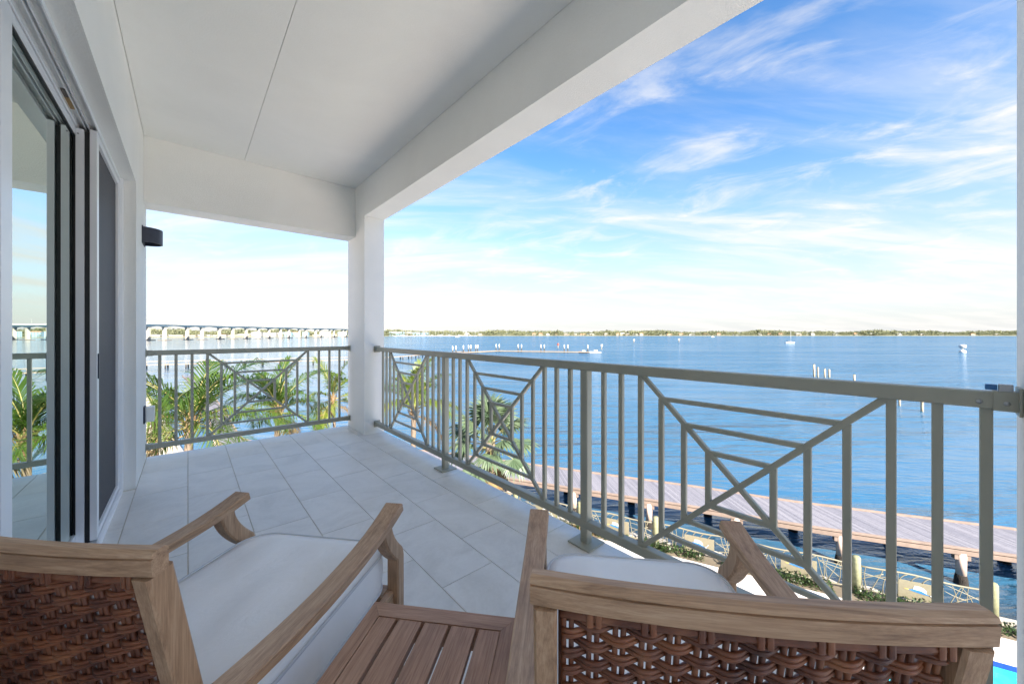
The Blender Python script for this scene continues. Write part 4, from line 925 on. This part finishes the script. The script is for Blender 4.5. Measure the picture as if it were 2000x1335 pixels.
# ------------------------------------------------------------------ twin road bridge
def bridge(label, off):
    t = thing('road_bridge', label, 'bridge', (0, 0, 0), 0, 'twin bridges over the river')
    def bl(d): return -569 + (d - 571) * 0.103 + off
    ax = (fp(1700, bl(1700), 0) - fp(400, bl(400), 0)).normalized(); sd = Vector((-ax.y, ax.x, 0))
    st = [d for d in np.arange(586 - 63 * 3, 1345, 63)]; ZD = 16.3
    sec_d = []
    d = st[0] - 31.5
    vs = []; fs = []; n = 0
    while d <= st[-1] + 31.5:
        ph = ((d - st[0] + 31.5) % 63) / 63; hz = 2.1 + 2.6 * (2 * abs(ph - 0.5)) ** 0.0 * max(0, 1 - abs(ph - 0.5) / 0.40) ** 2.0
        zd = ZD - max(0, (d - 1150)) * 0.012; c = fp(d, bl(d), zd)
        for o, z in ((-6.4, 0), (-6.4, -0.6), (-3.6, -1.0), (-3.2, -hz), (3.2, -hz), (3.6, -1.0), (6.4, -0.6), (6.4, 0)): vs.append(c + sd * o + Vector((0, 0, z)))
        if n:
            for j in range(8): fs.append(((n - 1) * 8 + j, (n - 1) * 8 + (j + 1) % 8, n * 8 + (j + 1) % 8, n * 8 + j))
        n += 1; d += 6.3
    MB().add(vs, fs).build('deck', 'bridge_deck', t)
    for o in (-6.2, 6.2): MB().sweep([fp(d, bl(d), ZD - max(0, d - 1150) * 0.012 + 0.55) + sd * o for d in np.arange(st[0] - 31, st[-1] + 31, 30)], rect(0.4, 1.1, 0.05)).build('parapet', 'bridge_deck', t)
    for d in st:
        zd = ZD - max(0, (d - 1150)) * 0.012; c = fp(d, bl(d), 0); m = MB(); P = []
        lo = WZ - 1; hi = zd - 4.4
        prof = [(lo, 3.0), (hi - 5, 3.0), (hi - 3.0, 3.2), (hi - 1.2, 3.7), (hi + 0.4, 4.4)]
        vs = []; fs = []
        for i, (z, wd) in enumerate(prof):
            for a, b in ((-1, -1), (1, -1), (1, 1), (-1, 1)): vs.append(c + ax * (a * (1.6 + 0.9 * max(0, wd - 3.0))) + sd * (b * min(wd, 3.3) * 0.78) + Vector((0, 0, z)))
            if i:
                for j in range(4): fs.append(((i - 1) * 4 + j, (i - 1) * 4 + (j + 1) % 4, i * 4 + (j + 1) % 4, i * 4 + j))
        p = MB().add(vs, fs).build('pier', 'bridge_pier', t)
        m = MB(); m.box((-5.5, -6.5, WZ - 1), (5.5, 6.5, WZ + 1.1)); q = m.build('pile_cap', 'pile_cap', p, c); q.rotation_euler = (0, 0, math.atan2(ax.y, ax.x))
    for d in np.arange(560, 1300, 95): MB().tube([fp(d, bl(d), ZD) + sd * 6.2, fp(d, bl(d), ZD + 10) + sd * 6.2, fp(d, bl(d), ZD + 10.6) + sd * 4.5], 0.14, 5).build('lamp_post', 'aluminium_pole', t)
bridge('nearer of the two long concrete bridges on tall piers', 13.0)
bridge('farther of the two long concrete bridges, behind the other span', -13.0)

# ------------------------------------------------------------------ far shore
def fshore(u):                                          # distance of the far bank along each bearing
    return float(np.interp(u, [-200, 280, 420, 560, 700, 800, 900, 1100, 1500, 2000, 2600], [900, 1000, 1120, 1300, 1500, 1560, 1620, 1680, 1720, 1720, 1700]))
us = np.linspace(-200, 2600, 141); V = []; F = []
for i, u in enumerate(us):
    d = fshore(u)
    for k, z in ((0, WZ - 0.5), (14, WZ + 1.6), (120, WZ + 4.0), (700, WZ + 6.0)): p = fp(d + k, (u - 1000) / 717 * (d + k), z); V.append(p)
    if i:
        for j in range(3): F.append(((i - 1) * 4 + j, i * 4 + j, i * 4 + j + 1, (i - 1) * 4 + j + 1))
tag(MB().add(V, F).build('far_shore', 'shore_land'), kind='structure')
def tree_mass(n, u0, u1, k0, k1, h0, h1, name, label, dens=1.0):
    V = []; nt_ = 64
    for _ in range(n):
        u = random.uniform(u0, u1)
        if dens < 1 and math.sin(u * 0.11) + math.sin(u * 0.037 + 2) < -0.9 and random.random() > dens: continue
        k = random.uniform(k0, k1); d = fshore(u) + k; c = fp(d, (u - 1000) / 717 * d, WZ + 2 + k * 0.012); big = 0.5 + 0.5 * math.sin(u * 0.043) * math.sin(u * 0.0171 + 1)
        h = random.uniform(h0, h1) * (0.7 + 0.5 * big); wd = h * random.uniform(0.45, 0.8)
        q = RNG.normal(size=(nt_, 3)); q /= np.linalg.norm(q, axis=1)[:, None]; q *= RNG.uniform(0.55, 1.0, (nt_, 1)); q = q * [wd, wd, h * 0.42] + [c.x, c.y, c.z + h * 0.55]
        o = RNG.normal(size=(nt_, 3, 3)) * (h * 0.11); V.append((q[:, None, :] + o).reshape(-1, 3))
    V = np.concatenate(V); nf = len(V) // 3; me = bpy.data.meshes.new(name)
    me.vertices.add(len(V)); me.vertices.foreach_set('co', V.astype(np.float32).ravel()); me.loops.add(len(V)); me.loops.foreach_set('vertex_index', np.arange(len(V), dtype=np.int32))
    me.polygons.add(nf); me.polygons.foreach_set('loop_start', np.arange(0, len(V), 3, dtype=np.int32)); me.update(calc_edges=True)
    return tag(put(name, me, 'far_leaf_hazed'), label, 'trees', kind='stuff')
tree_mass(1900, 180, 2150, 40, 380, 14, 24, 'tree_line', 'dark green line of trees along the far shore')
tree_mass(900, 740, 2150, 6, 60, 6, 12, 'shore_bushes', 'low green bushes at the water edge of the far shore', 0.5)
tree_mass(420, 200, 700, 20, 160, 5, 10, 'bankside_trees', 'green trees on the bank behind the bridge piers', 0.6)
# houses, each a thing of its own
def house(label, u, k, wd, dp, ht, rh, wall, roof, group, name='house', storeys=2):
    d = fshore(u) + k; p = fp(d, (u - 1000) / 717 * d, WZ + 1.6 + k * 0.016); t = thing(name, label, 'house' if name == 'house' else 'building', p, -math.atan2((u - 1000) / 717, 1) * 0.3 - YAW, group)
    MB().box((-wd / 2, 0, -1), (wd / 2, dp, ht)).build('wall', wall, t)
    if rh > 0.6:
        e = 0.8; MB().add([(-wd / 2 - e, -e, ht), (wd / 2 + e, -e, ht), (wd / 2 + e, dp + e, ht), (-wd / 2 - e, dp + e, ht), (-wd / 4, dp / 2, ht + rh), (wd / 4, dp / 2, ht + rh)], [(3, 2, 1, 0), (0, 1, 5, 4), (1, 2, 5), (2, 3, 4, 5), (3, 0, 4)]).build('roof', roof, t)
    else: MB().box((-wd / 2 - 0.4, -0.4, ht), (wd / 2 + 0.4, dp + 0.4, ht + 0.6)).build('roof', roof, t)
    nw = max(2, int(wd / 5)); wmesh = MB().box((-1.1, -0.12, 0), (1.1, -0.02, 1.5)).mesh('window')
    for s_ in range(storeys):
        for i in range(nw): put('window', wmesh, 'window_dark', t, (-wd / 2 + (i + 0.5) * wd / nw, 0, 1.0 + s_ * (ht / storeys)))
    return t
hr = random.Random(21); hus = sorted([912, 938, 1043, 1056, 1070, 1087, 1107, 1124, 1139, 1156, 1184, 1207, 1216, 1226, 1241, 1253, 1266, 1287, 1308, 1331, 1352, 1379, 1404, 1438, 1485, 1503, 1526, 1560, 1588, 1631, 1672, 1704, 1758, 1804, 1842, 1901, 1948])
for i, u in enumerate(hus):
    wh = hr.random() < 0.45; og = hr.random() < 0.45; wd = hr.uniform(14, 30)
    house(('white' if wh else 'cream') + ' house with ' + ('orange' if og else 'grey') + ' roof, ' + ORD[i] + ' house from the left on the far shore', u, hr.uniform(10, 45), wd, hr.uniform(9, 13), hr.uniform(4.5, 8.5), hr.uniform(2.0, 3.6), 'house_white' if wh else 'house_wall', 'roof_orange' if og else 'roof_grey', 'houses along the far shore')
for i, (u, wd, ht) in enumerate([(768, 38, 15), (782, 34, 15), (796, 36, 14), (812, 36, 14), (830, 30, 13)]):
    house('blue-grey apartment block behind the marina, ' + ORD[i] + ' from the left', u, 40, wd, 16, ht, 0.3 if i % 2 else 2.0, 'condo_blue' if i % 3 != 2 else 'house_white', 'roof_grey', 'apartment blocks behind the marina', 'apartment_block', 4)
bus = [300, 322, 344, 372, 398, 412, 432, 455, 470, 488, 500, 516, 529, 545, 560, 575, 596, 618, 634, 650, 668]
for i, u in enumerate(bus):
    blue = u in (560, 575, 596, 668); bg_ = u in (500, 516, 529, 545, 634) or blue
    house(('blue ' if blue else 'white ' if bg_ else 'pale ') + ('apartment block' if bg_ else 'low waterfront building') + ' under the bridge, ' + ORD[i] + ' from the left', u, hr.uniform(8, 40), hr.uniform(20, 34), 12, (hr.uniform(11, 15) if bg_ else hr.uniform(3.5, 6)), 0.3 if hr.random() < 0.5 else 2.2, 'condo_blue' if blue else 'house_white' if bg_ or hr.random() < 0.6 else 'house_wall', 'roof_grey' if hr.random() < 0.7 else 'roof_orange', 'buildings on the bank under the bridge', 'waterfront_building', 3 if bg_ else 1)
mus = [772, 780, 787, 794, 801, 808, 814, 820, 826, 833, 838, 844, 850, 855, 861, 866, 872, 878, 884, 890, 897, 904, 911, 919, 928]
for i, u in enumerate(mus):
    d = fshore(u) - 25 - hr.uniform(0, 30); p = fp(d, (u - 1000) / 717 * d, WZ); rz = -YAW + hr.uniform(-0.4, 0.4)
    if i % 3 != 2: sailboat('white sailboat berthed in the far marina, ' + ORD[i] + ' boat from the left', p, hr.uniform(11, 15), hr.uniform(15, 21), rz, 'boats in the far marina')
    else: motorboat('white motor yacht berthed in the far marina, ' + ORD[i] + ' boat from the left', p, hr.uniform(14, 20), rz, 'boats in the far marina', 'motor_yacht')
ant = thing('radio_mast', 'slender radio mast rising above the far trees right of the marina', 'mast', fp(2100, (939.5 - 1000) / 717 * 2100, WZ + 3))
MB().tube([(0, 0, 0), (0, 0, 95)], [0.9, 0.5], 5).build('lattice_mast', 'aluminium_pole', ant)
